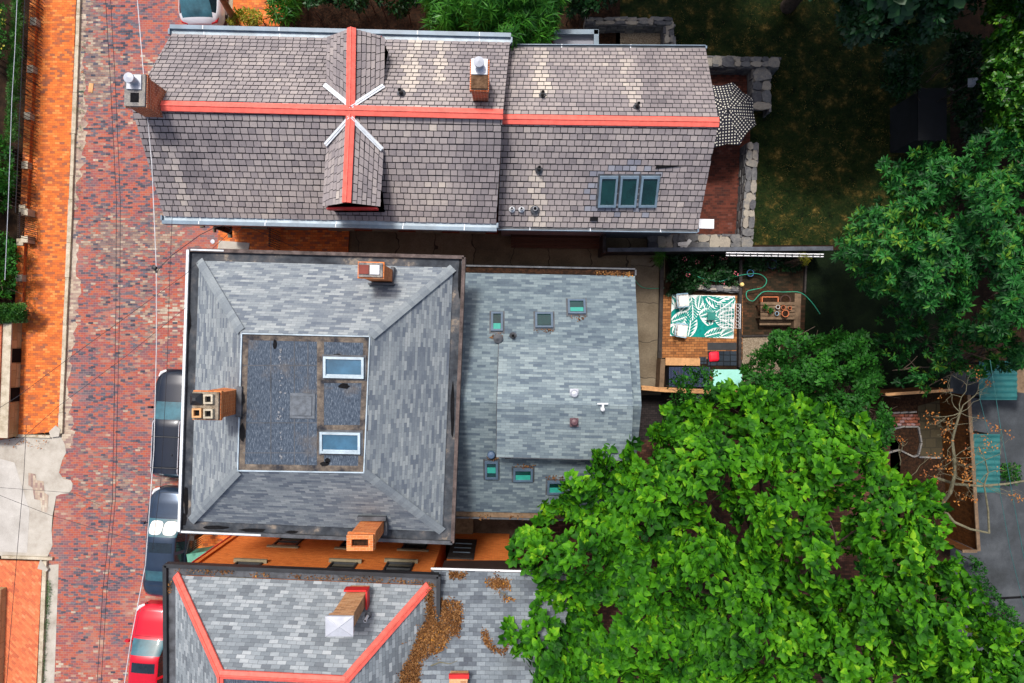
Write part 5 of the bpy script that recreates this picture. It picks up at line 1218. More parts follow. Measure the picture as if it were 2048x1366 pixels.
# ================================================================ REAR YARDS
def stone_wall(label, pts, wpx, h, seed=1, name='stone_wall'):
    rr = random.Random(seed); b = MB(); z = h; bd = MB()
    c0 = P(pts[0][0], pts[0][1]); 
    for (a, c) in zip(pts[:-1], pts[1:]):
        A, B_ = P(a[0], a[1], z), P(c[0], c[1], z); d = (B_-A).normalized(); n = Vector((-d.y, d.x, 0)); L = (B_-A).length; W_ = wpx*(H-z)/F
        m = (A+B_)/2; bd.box((m.x, m.y, (z-.1)/2), (L, W_*.9, z-.1), math.atan2(d.y, d.x))
        t = 0
        while t < L:
            l = rr.uniform(.25, .6)
            k = rr.choice((1, 2, 2)); 
            for j in range(k):
                lo, hi = -W_/2+W_*j/k, -W_/2+W_*(j+1)/k; cc = A+d*(t+l/2)+n*((lo+hi)/2)
                pl = []
                nn_ = 7
                for q in range(nn_):
                    an = 2*PI*q/nn_+rr.uniform(-.2, .2); rx, ry = l/2*1.12, (hi-lo)/2*1.12; s_ = (abs(math.cos(an))**4+abs(math.sin(an))**4)**-.25
                    pl.append((cc.x+(d*math.cos(an)*rx*s_+n*math.sin(an)*ry*s_).x*rr.uniform(.85, 1.02), cc.y+(d*math.cos(an)*rx*s_+n*math.sin(an)*ry*s_).y*rr.uniform(.85, 1.02)))
                b.prism(pl, z-.12, z+rr.uniform(-.03, .05))
            t += l*1.0
        # stones on the faces
        for side in (-1, 1):
            t = 0
            while t < L:
                l = rr.uniform(.2, .5); zz = 0
                while zz < z-.15:
                    hh = rr.uniform(.12, .25); cc = A+d*(t+l/2)+n*side*(W_*.45+.0)
                    b.box((cc.x, cc.y, zz+hh/2), (l*.95, rr.uniform(.06, .14), hh*.93), math.atan2(d.y, d.x)+rr.uniform(-.08, .08), r=rr.random()*.5); zz += hh
                t += l
    root = thing(name, c0, label, 'wall'); b.build('stones', M['stoneattr'], root); bd.build('wall_core', M['stone'], root); return root
stone_wall('grey rubble stone wall closing the dark lawn above the parasol', [(1412, 122), (1545, 124)], 20, .9, 1)
stone_wall('stone corner of two rubble blocks right of the parasol', [(1524, 136), (1524, 210)], 36, .8, 2)
stone_wall('long rubble stone wall between the brick terrace and the lawn', [(1506, 285), (1500, 400), (1494, 492)], 22, .9, 3)
stone_wall('broad low rubble wall south of the brick terrace', [(1500, 484), (1300, 484)], 30, .7, 4)
stone_wall('rubble stone wall around the small gravel court at the top', [(1170, 42), (1335, 42)], 14, .8, 5)
stone_wall('short return of rubble wall beside the gravel court', [(1336, 36), (1340, 92)], 20, .7, 6)
t = thing('basement_skylight_well', P(1150, 75), 'metal rimmed low skylight box beside the gravel court', 'skylight box')
b = MB(); z = 2.2
for (x0, y0_, x1, y1_) in ((1108, 66, 1196, 66), (1192, 62, 1192, 98)): strip_on(b, P(x0, y0_, z), P(x1, y1_, z), .2, .12, (0, 0, 1))
b.build('metal_rim', M['zinc'], t); b = MB(); p = P(1150, 84, 1.9); b.box((p.x, p.y, 1.0), (1.75, .8, 2.0)); b.build('box_body', M['slateblue'], t)

# parasol
pc = P(1450, 227, 2.6); t = thing('parasol', (pc.x, pc.y, 0), 'black parasol with white dots beside the end of the slate roof', 'parasol')
b = MB(); Rr = 1.42; ap = Vector((pc.x, pc.y, 2.95)); rim = [Vector((pc.x+Rr*math.cos(R(22.5+45*i+6)), pc.y+Rr*math.sin(R(22.5+45*i+6)), 2.42)) for i in range(8)]
for i in range(8):
    a, c = rim[i], rim[(i+1) % 8]; m = (a+c)/2; m = m+(ap-m)*.07; ma, mc = lerp(ap, a, .5)+Vector((0, 0, .04)), lerp(ap, c, .5)+Vector((0, 0, .04)); mm = (ma+mc)/2-Vector((0, 0, .02))
    u = (c-a).normalized()
    b.face([a, m, mm, ma], udir=u); b.face([m, c, mc, mm], udir=u); b.face([ma, mm, ap], udir=u); b.face([mm, mc, ap], udir=u)
    b.face([a, a-Vector((0, 0, .12)), m-Vector((0, 0, .12)), m], udir=u); b.face([m, m-Vector((0, 0, .12)), c-Vector((0, 0, .12)), c], udir=u)
b.build('canopy', M['dots'], t); b = MB(); b.tube([(pc.x, pc.y, 0), (pc.x, pc.y, 2.9)], .024, 10); b.build('pole', M['wood'], t); b = MB(); b.lathe((pc.x, pc.y, 2.93), [(.04, 0), (.05, .05), (0, .12)], 10); b.build('finial', M['black'], t)
b = MB()
for a in rim: b.tube([ap-Vector((0, 0, .03)), a+Vector((0, 0, -.02))], .01, 4)
b.build('ribs', M['black'], t); b = MB(); b.lathe((pc.x, pc.y, 0), [(.28, 0), (.28, .06), (.05, .1), (.04, .3), (0, .3)], 18); b.build('base', M['black'], t)

# boundary fence with ladder
t = thing('board_fence', P(1330, 505), 'long dark board fence between the two rear yards with flat top rail', 'fence')
b = MB(); A, B_ = P(1215, 500, 1.8), P(1665, 497, 1.8); d = (B_-A).normalized(); m = (A+B_)/2; b.box((m.x, m.y, 1.82), ((B_-A).length, .17, .06), math.atan2(d.y, d.x)); b.build('top_rail', M['zincdark'] if 'zincdark' in M else plain('grey_blue_rail', (.07, .08, .1), .7, var=.4), t)
b = MB(); L = (B_-A).length; n_ = int(L/.15)
for i in range(n_): p = A+d*(i+.5)*L/n_; b.box((p.x, p.y+random.uniform(-.01, .01), .88), (L/n_-.01, .03, 1.76), math.atan2(d.y, d.x))
b.build('boards', M['wooddark'], t)
t = thing('ladder', P(1550, 512), 'pale aluminium ladder hung flat along the dark board fence', 'ladder')
b = MB(); a, c = P(1452, 508, 1.75), P(1647, 511, 1.75)
for dz in (0, ): b.tube([a+Vector((0, .05, 0)), c+Vector((0, .05, 0))], .03, 6); b.tube([a+Vector((0, -.06, -.02)), c+Vector((0, -.05, -.02))], .026, 6)
b.build('rail', M['white'], t); b = MB()
for i in range(14): p = lerp(a, c, (i+.5)/14); b.tube([p+Vector((0, .05, 0)), p+Vector((0, -.06, -.02))], .04, 5)
b.build('rung', M['black'], t)
t = thing('wooden_deck', P(1110, 480), 'dark brown plank deck in the alley against the rear extension', 'deck')
b = MB(); A = P(1022, 470, .5); B_ = P(1200, 470, .5)
for i in range(6): p = P(1111, 467+i*5.4, .5); b.box((p.x, p.y, .5), ((B_-A).length, .105, .04), R(-.6), r=random.random())
b.build('planks', attrmat('brown_deck_planks', [(0, (.05, .022, .014)), (1, (.11, .05, .03))], .8, .2, 4, .3, fine=.4), t)
b = MB()
for x in (1030, 1111, 1192): p = P(x, 480, .2); b.box((p.x, p.y, .24), (.12, .65, .46))
b.build('deck_joist', M['wooddark'], t)
t = thing('timber_post_frame', P(1209, 488), 'dark timber post and rail at the end of the plank deck', 'post')
b = MB(); p = P(1209, 487, 1.7); b.box((p.x, p.y, .85), (.14, .8, 1.7)); b.build('post', M['wooddark'], t)
t = thing('log_edging', P(1110, 540), 'dark timber beam along the alley edge of the wing roof gutter', 'beam')
b = MB(); a, c = P(925, 540, .5), P(1265, 547, .5); m = (a+c)/2; b.box((m.x, m.y+.2, .2), ((c-a).length, .14, .4), R(-1)); b.build('beam', M['wooddark'], t)

# paths and timber edges
def beam(label, a, c, z, w_, h, mat='wooddark', name='timber_edging', cat='edging', z0=None):
    A, B_ = P(a[0], a[1], z), P(c[0], c[1], z); d = (B_-A); m = (A+B_)/2; b = MB(); b.box((m.x, m.y, z-h/2), (d.length, w_, h), math.atan2(d.y, d.x)); return tag(b.build(name, M[mat]), label, cat)
beam('dark timber edging between the concrete path and the rug patio', (1325, 512), (1320, 716), .25, .16, .25)
beam('dark timber edging between the rug patio and the pot bench yard', (1482, 520), (1480, 735), .3, .13, .3)
beam('weathered wooden beam standing along the path by the ridged box', (1326, 718), (1323, 774), .9, .2, .85, 'wood', 'wooden_beam', 'beam')
beam('thick weathered sleeper beside the potting bench', (1596, 587), (1594, 656), .7, .28, .7, 'wood', 'wooden_sleeper', 'beam')
beam('dark edging strip behind the lower pot yard', (1485, 672), (1600, 670), .12, .08, .12)
beam('dark timber edge at the lawn side of the pot yard', (1614, 500), (1610, 585), .2, .08, .2)
t = thing('board_fence', P(1400, 783), 'light topped wooden fence along the bottom of the rug patio', 'fence')
for (a, c) in (((1283, 777), (1325, 781)), ((1325, 781), (1470, 787)), ((1470, 787), (1640, 790))):
    A, B_ = P(*a, 1.7), P(*c, 1.7); d = B_-A; m = (A+B_)/2; an = math.atan2(d.y, d.x)
    b = MB(); b.box((m.x, m.y, 1.7), (d.length, .12, .05), an); b.box((m.x, m.y+.1, 1.66), (d.length, .07, .04), an); b.build('top_rail', M['cedar'], t)
    b = MB(); b.box((m.x, m.y, .83), (d.length, .04, 1.66), an); b.build('boards', M['fencewood'], t)

# rug with palm-leaf print
t = None
rb_ = MB(); zr_ = .03; q4 = [P(1344, 589, zr_), P(1470, 592, zr_), P(1467, 677, zr_), P(1340, 672, zr_)]
rb_.prism([(p.x, p.y) for p in q4], .014, zr_, 0)
o0 = q4[3]; U = (q4[2]-q4[3]); V_ = (q4[0]-q4[3])
def rp(u, v, dz): u = min(1, max(0, u)); v = min(1, max(0, v)); p = o0+U*u+V_*v; p.z = zr_+dz; return p

rr = random.Random(3); lay = 0
def frond(u, v, ang, ln, wd, nb):
    global lay; lay += 1; dz = .002+.0016*lay; ar = U.length/V_.length; bend = rr.uniform(-.35, .35)
    def ax_(s): a = ang+bend*s; return u+math.cos(ang+bend*s*.5)*ln*s/ar, v+math.sin(ang+bend*s*.5)*ln*s, a
    up_, dn_ = [], []
    for k in range(9):
        s = k/8; x, y, a = ax_(s); l = wd*.86*math.sin(PI*min(1, s*.9+.08))**.7
        up_.append(rp(x-math.sin(a)*l/ar, y+math.cos(a)*l, dz)); dn_.append(rp(x+math.sin(a)*l/ar, y-math.cos(a)*l, dz))
    rb_.face(up_+dn_[::-1], 0)
    for k in range(nb):
        x, y, a2 = ax_((k+.3)/nb); l = wd*1.15*math.sin(PI*((k+.5)/nb*.9+.08))**.7; w2 = ln/nb*.43
        for sg in (1, -1):
            a = a2+sg*R(50); ex, ey = x+math.cos(a)*l/ar, y+math.sin(a)*l; px_, py_ = math.cos(a2)*w2/ar, math.sin(a2)*w2; ox, oy = -math.sin(a2)*sg*.012/ar, math.cos(a2)*sg*.012
            rb_.face([rp(x-px_+ox, y-py_+oy, dz+.0008), rp((x+ex)/2-px_*1.1, (y+ey)/2-py_*1.1, dz+.0008), rp(ex, ey, dz+.0008), rp((x+ex)/2+px_*1.1, (y+ey)/2+py_*1.1, dz+.0008), rp(x+px_+ox, y+py_+oy, dz+.0008)], 1)
for e_, (u_, v_2, w_, h_) in enumerate(((.2, .45, .26, .26), (.5, .62, .24, .34), (.45, .15, .34, .22), (.8, .6, .2, .26), (.72, .22, .24, .2), (.12, .12, .14, .14), (.62, .9, .2, .12), (.1, .86, .12, .14), (.9, .9, .12, .13))):
    rb_.face([rp(u_+1.15*w_*math.cos(2*PI*k/18)*rr.uniform(.72, 1.1), v_2+h_*math.sin(2*PI*k/18)*rr.uniform(.72, 1.1), .0006+.0003*e_) for k in range(18)], 1)
for (u, v, a, ln, wd) in ((.02, .35, .3, .5, .2), (.28, .0, 1.35, .62, .2), (.3, .95, -1.3, .55, .2), (.55, .02, .35, .55, .16), (.62, .3, 1.9, .55, .2), (.55, .98, -.5, .6, .2), (.98, .3, 2.7, .55, .2), (.0, .98, -.6, .5, .18), (.98, .95, -2.4, .6, .2), (.05, .05, .9, .35, .14), (.75, .5, .2, .35, .15), (.8, .05, .5, .3, .14), (.45, .5, .4, .35, .17), (.15, .6, .9, .35, .14), (.42, .7, 1.5, .3, .12)):
    frond(u, v, a, ln, wd, 8)
tag(rb_.build('patterned_rug', [M['rugwhite'], M['teal']]), 'white outdoor rug printed with teal palm leaves on the brick patio', 'rug')
def garden_chair(x, y, rz, label):
    C0 = P(x, y, .45); C0.z = .035; t = thing('garden_chair', C0, label, 'chair', 'cushioned chairs on the palm leaf rug'); Rm = Matrix.Rotation(rz, 3, 'Z'); T = lambda v: C0+Rm @ Vector(v)
    b = MB()
    for sx in (-1, 1):
        b.tube([T((sx*.28, -.25, 0)), T((sx*.28, -.22, .4)), T((sx*.28, .25, .4)), T((sx*.28, .3, 0))], .015, 6)
        b.tube([T((sx*.28, .25, .4)), T((sx*.28, .36, .85))], .015, 6); b.tube([T((sx*.3, -.2, .4)), T((sx*.3, -.2, .6)), T((sx*.3, .3, .62))], .014, 6)
    b.tube([T((-.28, .36, .85)), T((.28, .36, .85))], .015, 6); b.tube([T((-.28, -.24, .4)), T((.28, -.24, .4))], .015, 6)
    b.build('frame', M['lightblue'], t)
    for (nm, c, s) in (('seat_cushion', (0, 0, .45), (.52, .5, .11)), ('back_cushion', (0, .3, .66), (.52, .12, .42))):
        b = MB(); n_ = 6; 
        def pt(i, j, up):
            u, v = i/n_*2-1, j/n_*2-1; pf = (1-u**6)*(1-v**6); bmp = .016*math.sin(u*7)*math.sin(v*7)
            if nm[0] == 's': return T((c[0]+u*s[0]/2, c[1]+v*s[1]/2, c[2]+up*(s[2]/2*pf**.5+bmp)))
            return T((c[0]+u*s[0]/2, c[1]-up*(s[1]/2*pf**.5+bmp)+v*.05, c[2]+v*s[2]/2))
        for up in (1, -1):
            for i in range(n_):
                for j in range(n_): b.face([pt(i, j, up), pt(i+1, j, up), pt(i+1, j+1, up), pt(i, j+1, up)])
        b.build(nm, M['cushion'], t, smooth=True)
M['lightblue'] = plain('pale_blue_frame', (.35, .55, .7), .5)
garden_chair(1366, 601, R(95), 'white cushioned pale blue garden chair at the upper corner of the leaf rug')
garden_chair(1363, 661, R(82), 'white cushioned pale blue garden chair at the lower corner of the leaf rug')
# wire bench
t = thing('wire_bench', P(1458, 632), 'white wire grid bench standing on the edge of the leaf rug', 'bench')
b = MB(); z = .45; A, B_, C_, D_ = P(1441, 608, z), P(1469, 608, z), P(1468, 656, z), P(1440, 656, z)
for i in range(6): s_0 = i/5; b.tube([lerp(A, B_, s_0), lerp(D_, C_, s_0)], .011, 5)
for i in range(8): s_0 = i/7; b.tube([lerp(A, D_, s_0), lerp(B_, C_, s_0)], .011, 5)
b.build('seat_grid', M['white'], t); b = MB(); E1, E2 = P(1481, 608, .9), P(1480, 657, .9); b.tube([B_, E1, E2, C_], .014, 6)
for i in range(7):
    c = lerp(lerp(B_, C_, (i+.5)/7), lerp(E1, E2, (i+.5)/7), .55); u_ = (C_-B_).normalized(); v_ = (E1-B_).normalized(); b.tube([c+u_*.08*math.cos(a)+v_*.13*math.sin(a) for a in [2*PI*k/12 for k in range(13)]], .009, 5)
b.build('backrest', M['white'], t)
for q_ in (A, B_, C_, D_): b = MB(); b.tube([q_, (q_.x, q_.y, .035)], .014, 6); b.build('leg', M['white'], t)
b = MB(); c = P(1422, 632, .25)
t = thing('glass_side_table', (c.x, c.y, 0), 'small green glass side table in the middle of the leaf rug', 'table'); b.box((c.x, c.y, .3), (.36, .36, .02)); b.build('tabletop', plain('green_glass_top', (.02, .18, .15), .1, .6), t)
for sx in (-1, 1):
    for sy in (-1, 1): b = MB(); b.tube([(c.x+sx*.14, c.y+sy*.14, .035), (c.x+sx*.15, c.y+sy*.15, .29)], .012, 5); b.build('leg', M['galv'], t)
# mats, storage box, mint table, red cushion
def flatbox(name, label, cat, x0, y0_, x1, y1_, z0, z1, mat, rz=0):
    a, c = P(x0, y0_, z1), P(x1, y1_, z1); b = MB(); b.box(((a.x+c.x)/2, (a.y+c.y)/2, (z0+z1)/2), (abs(c.x-a.x), abs(c.y-a.y), z1-z0), rz); return tag(b.build(name, mat if not isinstance(mat, str) else M[mat]), label, cat)
dm_ = bricks('black_deck_tiles', [(0, (.012, .02, .03)), (1, (.035, .05, .07))], .3, .3, .02, (.004, .006, .008), off=0)
flatbox('rubber_mat', 'plain dark grey doormat below the leaf rug', 'mat', 1415, 685, 1473, 700, .014, .04, 'black')
flatbox('deck_tile_mat', 'dark blue interlocking deck tiles under the red cushion', 'mat', 1416, 702, 1473, 731, .014, .05, dm_)
flatbox('deck_tile', 'single small dark deck tile left of the red cushion', 'mat', 1399, 714, 1413, 728, .014, .05, dm_)
def pillow(name, label, cat, x, y, z, w_, d_, h, mat, rz):
    c = P(x, y, z); b = MB(); n_ = 7; Rm = Matrix.Rotation(rz, 3, 'Z')
    for up in (1, -1):
        for i in range(n_):
            for j in range(n_):
                q = []
                for (a, e) in ((i, j), (i+1, j), (i+1, j+1), (i, j+1)):
                    u, v = a/n_*2-1, e/n_*2-1; q.append(c+Rm @ Vector((u*w_/2*(1-.06*v*v), v*d_/2*(1-.06*u*u), up*h/2*((1-u**4)*(1-v**4))**.5)))
                b.face(q)
    return tag(b.build(name, M[mat] if isinstance(mat, str) else mat, smooth=True), label, cat)
pillow('red_cushion', 'bright red square cushion on the dark deck tiles', 'cushion', 1428, 713, .14, .46, .44, .16, 'redplastic', R(4))
t = thing('storage_box', P(1377, 754), 'dark blue ridged storage box below the plank shelf', 'storage box')
a, c = P(1338, 734, .9), P(1420, 774, .9); b = MB(); b.box(((a.x+c.x)/2, (a.y+c.y)/2, .43), (c.x-a.x-.06, a.y-c.y-.06, .84)); b.build('box_body', M['black'], t); b = MB(); b.box(((a.x+c.x)/2, (a.y+c.y)/2, .88), (c.x-a.x, a.y-c.y, .07)); b.build('lid', M['boxblue'], t)
flatbox('plywood_board', 'light cedar plywood board lying above the storage box', 'board', 1331, 716, 1400, 731, .5, .53, 'cedar', R(-1)); 
t = thing('mint_table', P(1455, 757), 'mint green square table under the overhanging leaves', 'table')
a, c = P(1426, 739, .75), P(1484, 775, .75); b = MB(); b.box(((a.x+c.x)/2, (a.y+c.y)/2, .74), (c.x-a.x, a.y-c.y, .03)); b.build('tabletop', M['mint'], t)
for x in (a.x+.06, c.x-.06):
    for y in (a.y-.06, c.y+.06): b = MB(); b.tube([(x, y, .01), (x, y, .73)], .02, 6); b.build('leg', M['mint'], t)
b = MB(); p = P(1401, 797, .8); b.lathe((p.x, p.y, 0), [(.03, 0), (.03, .72), (.2, .74), (.2, .77), (0, .775)], 24); tag(b.build('round_pedestal', M['white']), 'small white round pedestal table by the dark pavers', 'table')
b = MB(); p = P(1422, 757, .5); b.lathe((p.x, p.y, 0), [(.12, 0), (.14, .4), (0, .42)], 14); tag(b.build('red_canister', M['redplastic']), 'red canister squeezed between the storage box and mint table', 'canister')
# potting bench and pots
t = thing('potting_bench', P(1550, 620), 'weathered slatted potting bench crowded with pots', 'bench')
b = MB()
for y in range(5): a, c = P(1521, 607+y*7.2, .75), P(1590, 607+y*7.2, .75); b.box(((a.x+c.x)/2, a.y, .74), (c.x-a.x, .13, .03), 0)
b.build('tabletop', M['wood'], t); b = MB()
for y in (642, 648): a, c = P(1519, y, .45), P(1582, y, .45); b.box(((a.x+c.x)/2, a.y, .44), (c.x-a.x, .1, .03))
b.build('seat', M['wood'], t)
for x in (1523, 1588):
    for y in (608, 634): p = P(x, y, .72); b = MB(); b.box((p.x, p.y, .36), (.07, .07, .72)); b.build('leg', M['wood'], t)
def pot(label, x, y, r0, h, mat, z=.76, plant=None, name='flower_pot'):
    p = P(x, y, z+h); root = thing(name, (p.x, p.y, z), label, 'pot', 'flower pots in the rear yard'); b = MB(); b.lathe((p.x, p.y, z), [(0, 0), (r0*.7, 0), (r0*.92, h*.8), (r0, h*.8), (r0, h), (r0*.86, h), (r0*.8, h*.85)], 18); b.build('vessel', M[mat] if isinstance(mat, str) else mat, root)
    b = MB(); b.lathe((p.x, p.y, z+h*.8), [(r0*.82, 0), (0, .01)], 18); b.build('potting_soil', M['mulch'], root)
    if plant:
        n = 10; c = np.column_stack([p.x+rng.normal(0, r0*.4, n), p.y+rng.normal(0, r0*.4, n), z+h+rng.uniform(0, .12, n)]); leaf_mesh('plant', c, np.tile([0, 0, 1.], (n, 1)), 6, (.05, .1), 'oval', LG[plant], root, pitch=(5, 60))
pot('large terracotta pot at the lower right of the potting bench', 1571, 627, .16, .25, 'terracotta')
pot('terracotta pot behind the large one on the bench', 1567, 615, .1, .2, 'terracotta')
pot('small orange pot at the right end of the bench', 1580, 616, .08, .14, 'terracotta')
pot('white pot in the middle of the potting bench', 1556, 614, .09, .18, 'cushion')
pot('pale blue pot at the lower middle of the potting bench', 1554, 627, .09, .15, 'lightblue')
pot('red pot with green plant at the left of the bench', 1530, 615, .09, .16, 'redplastic', plant='oval')
pot('terracotta pot with leafy plant beside the red pot', 1540, 622, .09, .14, 'terracotta', plant='oval')
pot('wide dark bowl planter above the bench', 1571, 600, .24, .25, plain('dark_bowl', (.08, .04, .03), .7), z=.02)
pot('blue glazed pot by the hose in the upper bed', 1501, 546, .16, .3, 'bluepot', z=.02)
pot('dark blue pot left of the fern under the ladder', 1545, 528, .22, .35, plain('navy_glaze', (.02, .04, .08), .4), z=.02, plant='dark')
pot('dark pot at the far end under the ladder', 1580, 524, .2, .3, plain('brown_glaze', (.05, .03, .03), .4), z=.02, plant='dark')
t = thing('window_box_planter', P(1540, 600), 'long terracotta window box planter at the top of the bench', 'planter')
a, c = P(1524, 594, .5), P(1556, 605, .5); b = MB()
for (x0, y0_, sx, sy) in (((a.x+c.x)/2, a.y, c.x-a.x, .04), ((a.x+c.x)/2, c.y, c.x-a.x, .04), (a.x, (a.y+c.y)/2, .04, a.y-c.y-.04), (c.x, (a.y+c.y)/2, .04, a.y-c.y-.04)): b.box((x0, y0_, .4), (sx, sy, .25), 0)
b.build('trough', M['terracotta'], t); b = MB(); b.box(((a.x+c.x)/2, (a.y+c.y)/2, .38), (c.x-a.x-.05, a.y-c.y-.05, .15)); b.build('potting_soil', M['mulch'], t)
b = MB(); p = P(1484, 569, .4); b.lathe((p.x, p.y, .3), [(0, 0), (.08, .02), (.1, .1), (.07, .17), (0, .18)], 16); tag(b.build('yellow_lantern', plain('cream_lantern', (.75, .55, .2), .6)), 'round cream coloured lantern on the timber edging', 'lantern')
# hoses
def hose(label, pts, z=.05, r=.016):
    p = []
    for i in range(len(pts)-1):
        p0, p1, p2, p3 = [Vector((*pts[max(0, min(len(pts)-1, i+k))], 0)) for k in (-1, 0, 1, 2)]
        for s in range(6):
            t_ = s/6; q = .5*((2*p1)+(p2-p0)*t_+(2*p0-5*p1+4*p2-p3)*t_*t_+(3*p1-p0-3*p2+p3)*t_**3); p.append(P(q.x, q.y, z))
    p.append(P(*pts[-1], z)); b = MB(); b.tube(p, r, 6); tag(b.build('garden_hose', M['hose']), label, 'hose')
hose('green garden hose looping from the flower bed to the shaded lawn', [(1372, 543), (1400, 555), (1437, 563), (1462, 555), (1490, 549), (1518, 548), (1533, 560), (1526, 574), (1508, 579), (1494, 583), (1494, 596), (1506, 602), (1518, 590), (1530, 583), (1565, 584), (1600, 585), (1622, 603), (1640, 628)], .35, .018)
hose('short green hose across the concrete path', [(1268, 558), (1282, 573), (1300, 577), (1328, 576)], .05)
# beds
hedge('flower_bed_plants', 'leafy flower bed with pink and white blossoms above the leaf rug', [(1334, 508), (1478, 508), (1478, 570), (1400, 572), (1370, 590), (1336, 588)], .15, .5, 700, 'dark', (.08, .16), seed=11, lump=.15, D=20, cat='flower bed', flowers=(12, LG['flower'], (.04, .07)))
hedge('fern_bed', 'dark ferny plants below the white ladder', [(1490, 515), (1602, 515), (1602, 538), (1490, 540)], .1, .4, 220, 'dark', (.1, .18), 'lance', seed=12, cat='plants')
hedge('young_conifer', 'small bright green feathery shrub at the top of the concrete path', [(1306, 512), (1312, 496), (1322, 492), (1332, 500), (1332, 520), (1322, 534), (1310, 528)], 1.0, 2.0, 160, 'bamboo', (.08, .16), 'blade', seed=13, cat='shrub', depth=.5)
hedge('young_conifer', 'small yellowish feathery shrub at the end of the white ladder', [(1594, 512), (1602, 506), (1616, 508), (1622, 518), (1612, 530), (1600, 526)], 1.4, 2.2, 130, 'yellow', (.07, .13), 'blade', seed=14, cat='shrub', depth=.5)
stone_wall('row of pale rocks edging the flower bed', [(1392, 574), (1465, 578)], 9, .28, 8, 'rock_edging')
b = MB(); p = P(1369, 489, .78)
for i, (dx, dy, a) in enumerate(((0, 0, .4), (.12, .04, .9), (-.1, .02, .1))): b.box((p.x+dx, p.y+dy, .8+i*.025), (.42, .16, .012), a)
tag(b.build('white_rag', M['cushion']), 'crumpled white cloth lying on the broad low rubble wall', 'cloth')
# ---- far right yard
t = thing('board_fence', P(1900, 950), 'tall brown board fence with pale top rail beside the concrete drive', 'fence')
A, B_ = P(1937, 790, 2.0), P(1957, 1102, 2.0); d = (B_-A).normalized(); m = (A+B_)/2; an = math.atan2(d.y, d.x)
b = MB(); b.box((m.x, m.y, 2.0), ((B_-A).length, .14, .06), an); e = P(1925, 1102, 2.0); b.box(((e.x+B_.x)/2-.05, B_.y, 2.003), (.62, .12, .06), 0); b.build('top_rail', M['wood'], t)
b = MB(); L = (B_-A).length; n_ = int(L/.16)
for i in range(n_): p = A+d*(i+.5)*L/n_; b.box((p.x, p.y, 1.0), (L/n_-.012, .04, 1.94), an)
b.box(((e.x+B_.x)/2-.05, B_.y, .98), (.6, .04, 1.94), 0)
b.build('boards', M['fencewood'], t)
t = thing('board_fence', P(1840, 790), 'short brown fence with pale rail above the crazy paved path', 'fence')
A, B_ = P(1770, 789, 1.9), P(1905, 780, 1.9); d = B_-A; m = (A+B_)/2; an = math.atan2(d.y, d.x); b = MB(); b.box((m.x, m.y, 1.9), (d.length, .12, .06), an); b.build('top_rail', M['cedar'], t); b = MB(); b.box((m.x, m.y, .93), (d.length, .04, 1.85), an); b.build('boards', M['fencewood'], t)
def edging(label, pts, z=.12):
    rr = random.Random(5); b = MB()
    for a, c in zip(pts[:-1], pts[1:]):
        A, B_ = P(*a, z), P(*c, z); d = B_-A; n = max(1, int(d.length/.35))
        for i in range(n): p = lerp(A, B_, (i+.5)/n); b.box((p.x, p.y, z/2), (d.length/n*.93, .07, z*rr.uniform(.85, 1.2)), math.atan2(d.y, d.x)+rr.uniform(-.05, .05))
    tag(b.build('edging_stones', M['stone']), label, 'edging')
edging('curved pale edging around the round garden bed', [(1770, 870), (1785, 858), (1810, 853), (1838, 854), (1843, 885), (1838, 910), (1828, 914), (1800, 900), (1785, 903), (1765, 910)])
edging('straight pale edging at the foot of the crazy paved path', [(1838, 914), (1882, 916)])
edging('short pale edging above the loose brick pile', [(1784, 826), (1834, 824)])
b = MB(); rr = random.Random(8)
for i in range(6):
    for j in range(4): p = P(1786+i*9+(j % 2)*4, 831+j*6, .1); b.box((p.x+rr.uniform(-.02, .02), p.y, .06), (.2, .1, .08), rr.uniform(-.15, .15), r=rr.random())
tag(b.build('loose_brick_paving', attrmat('loose_bricks', [(0, (.12, .05, .04)), (.5, (.28, .09, .05)), (1, (.3, .2, .2))], .9, .2, 5, .3)), 'small patch of loose red bricks beside the crazy paved path', 'bricks')
def corr(label, x0, y0_, x1, y1_, z, slope=.0):
    a, c = P(x0, y0_, z), P(x1, y1_, z); t = thing('corrugated_lean_to', ((a.x+c.x)/2, (a.y+c.y)/2, 0), label, 'lean-to'); b = MB(); n = int((a.y-c.y)/.045)
    for i in range(n):
        ya, yb_ = a.y-(a.y-c.y)*i/n, a.y-(a.y-c.y)*(i+1)/n; za, zb = z+.02*math.sin(i*1.2), z+.02*math.sin((i+1)*1.2)
        b.face([(a.x, ya, za), (a.x, yb_, zb), (c.x, yb_, zb+slope), (c.x, ya, za+slope)])
    b.build('sheet', M['corr'], t); b = MB()
    for x in (a.x+.1, c.x-.1):
        for y in (a.y-.1, c.y+.1): b.box((x, y, z/2-.02), (.09, .09, z-.04))
    b.build('leg', M['wooddark'], t)
corr('green corrugated sheet roof beside the brown fence', 1945, 868, 2000, 985, 1.6); corr('large green corrugated roof partly under the leafy tree', 1958, 722, 2034, 800, 2.2)
t = thing('weathered_shed_roof', P(2045, 760), 'grey weathered plank roof corner at the right edge', 'shed'); b = MB(); c = P(2062, 762, 2.0); b.box((c.x, c.y, 1.98), (1.3, 1.1, .05), R(-8)); b.build('roof', M['wood'], t); b = MB(); b.box((c.x, c.y, .97), (1.1, .9, 1.9), R(-8)); b.build('wall', M['wooddark'], t)
t = thing('garden_shed', P(1862, 230), 'dark flat-roofed shed in the shade under the trees', 'shed'); b = MB(); c = P(1862, 230, 2.2); b.box((c.x, c.y, 1.1), (1.05, 2.0, 2.2)); b.build('wall', M['black'], t); b = MB(); b.box((c.x, c.y, 2.25), (1.2, 2.2, .08)); b.build('roof', plain('dark_shed_roof', (.006, .007, .01), .8), t)
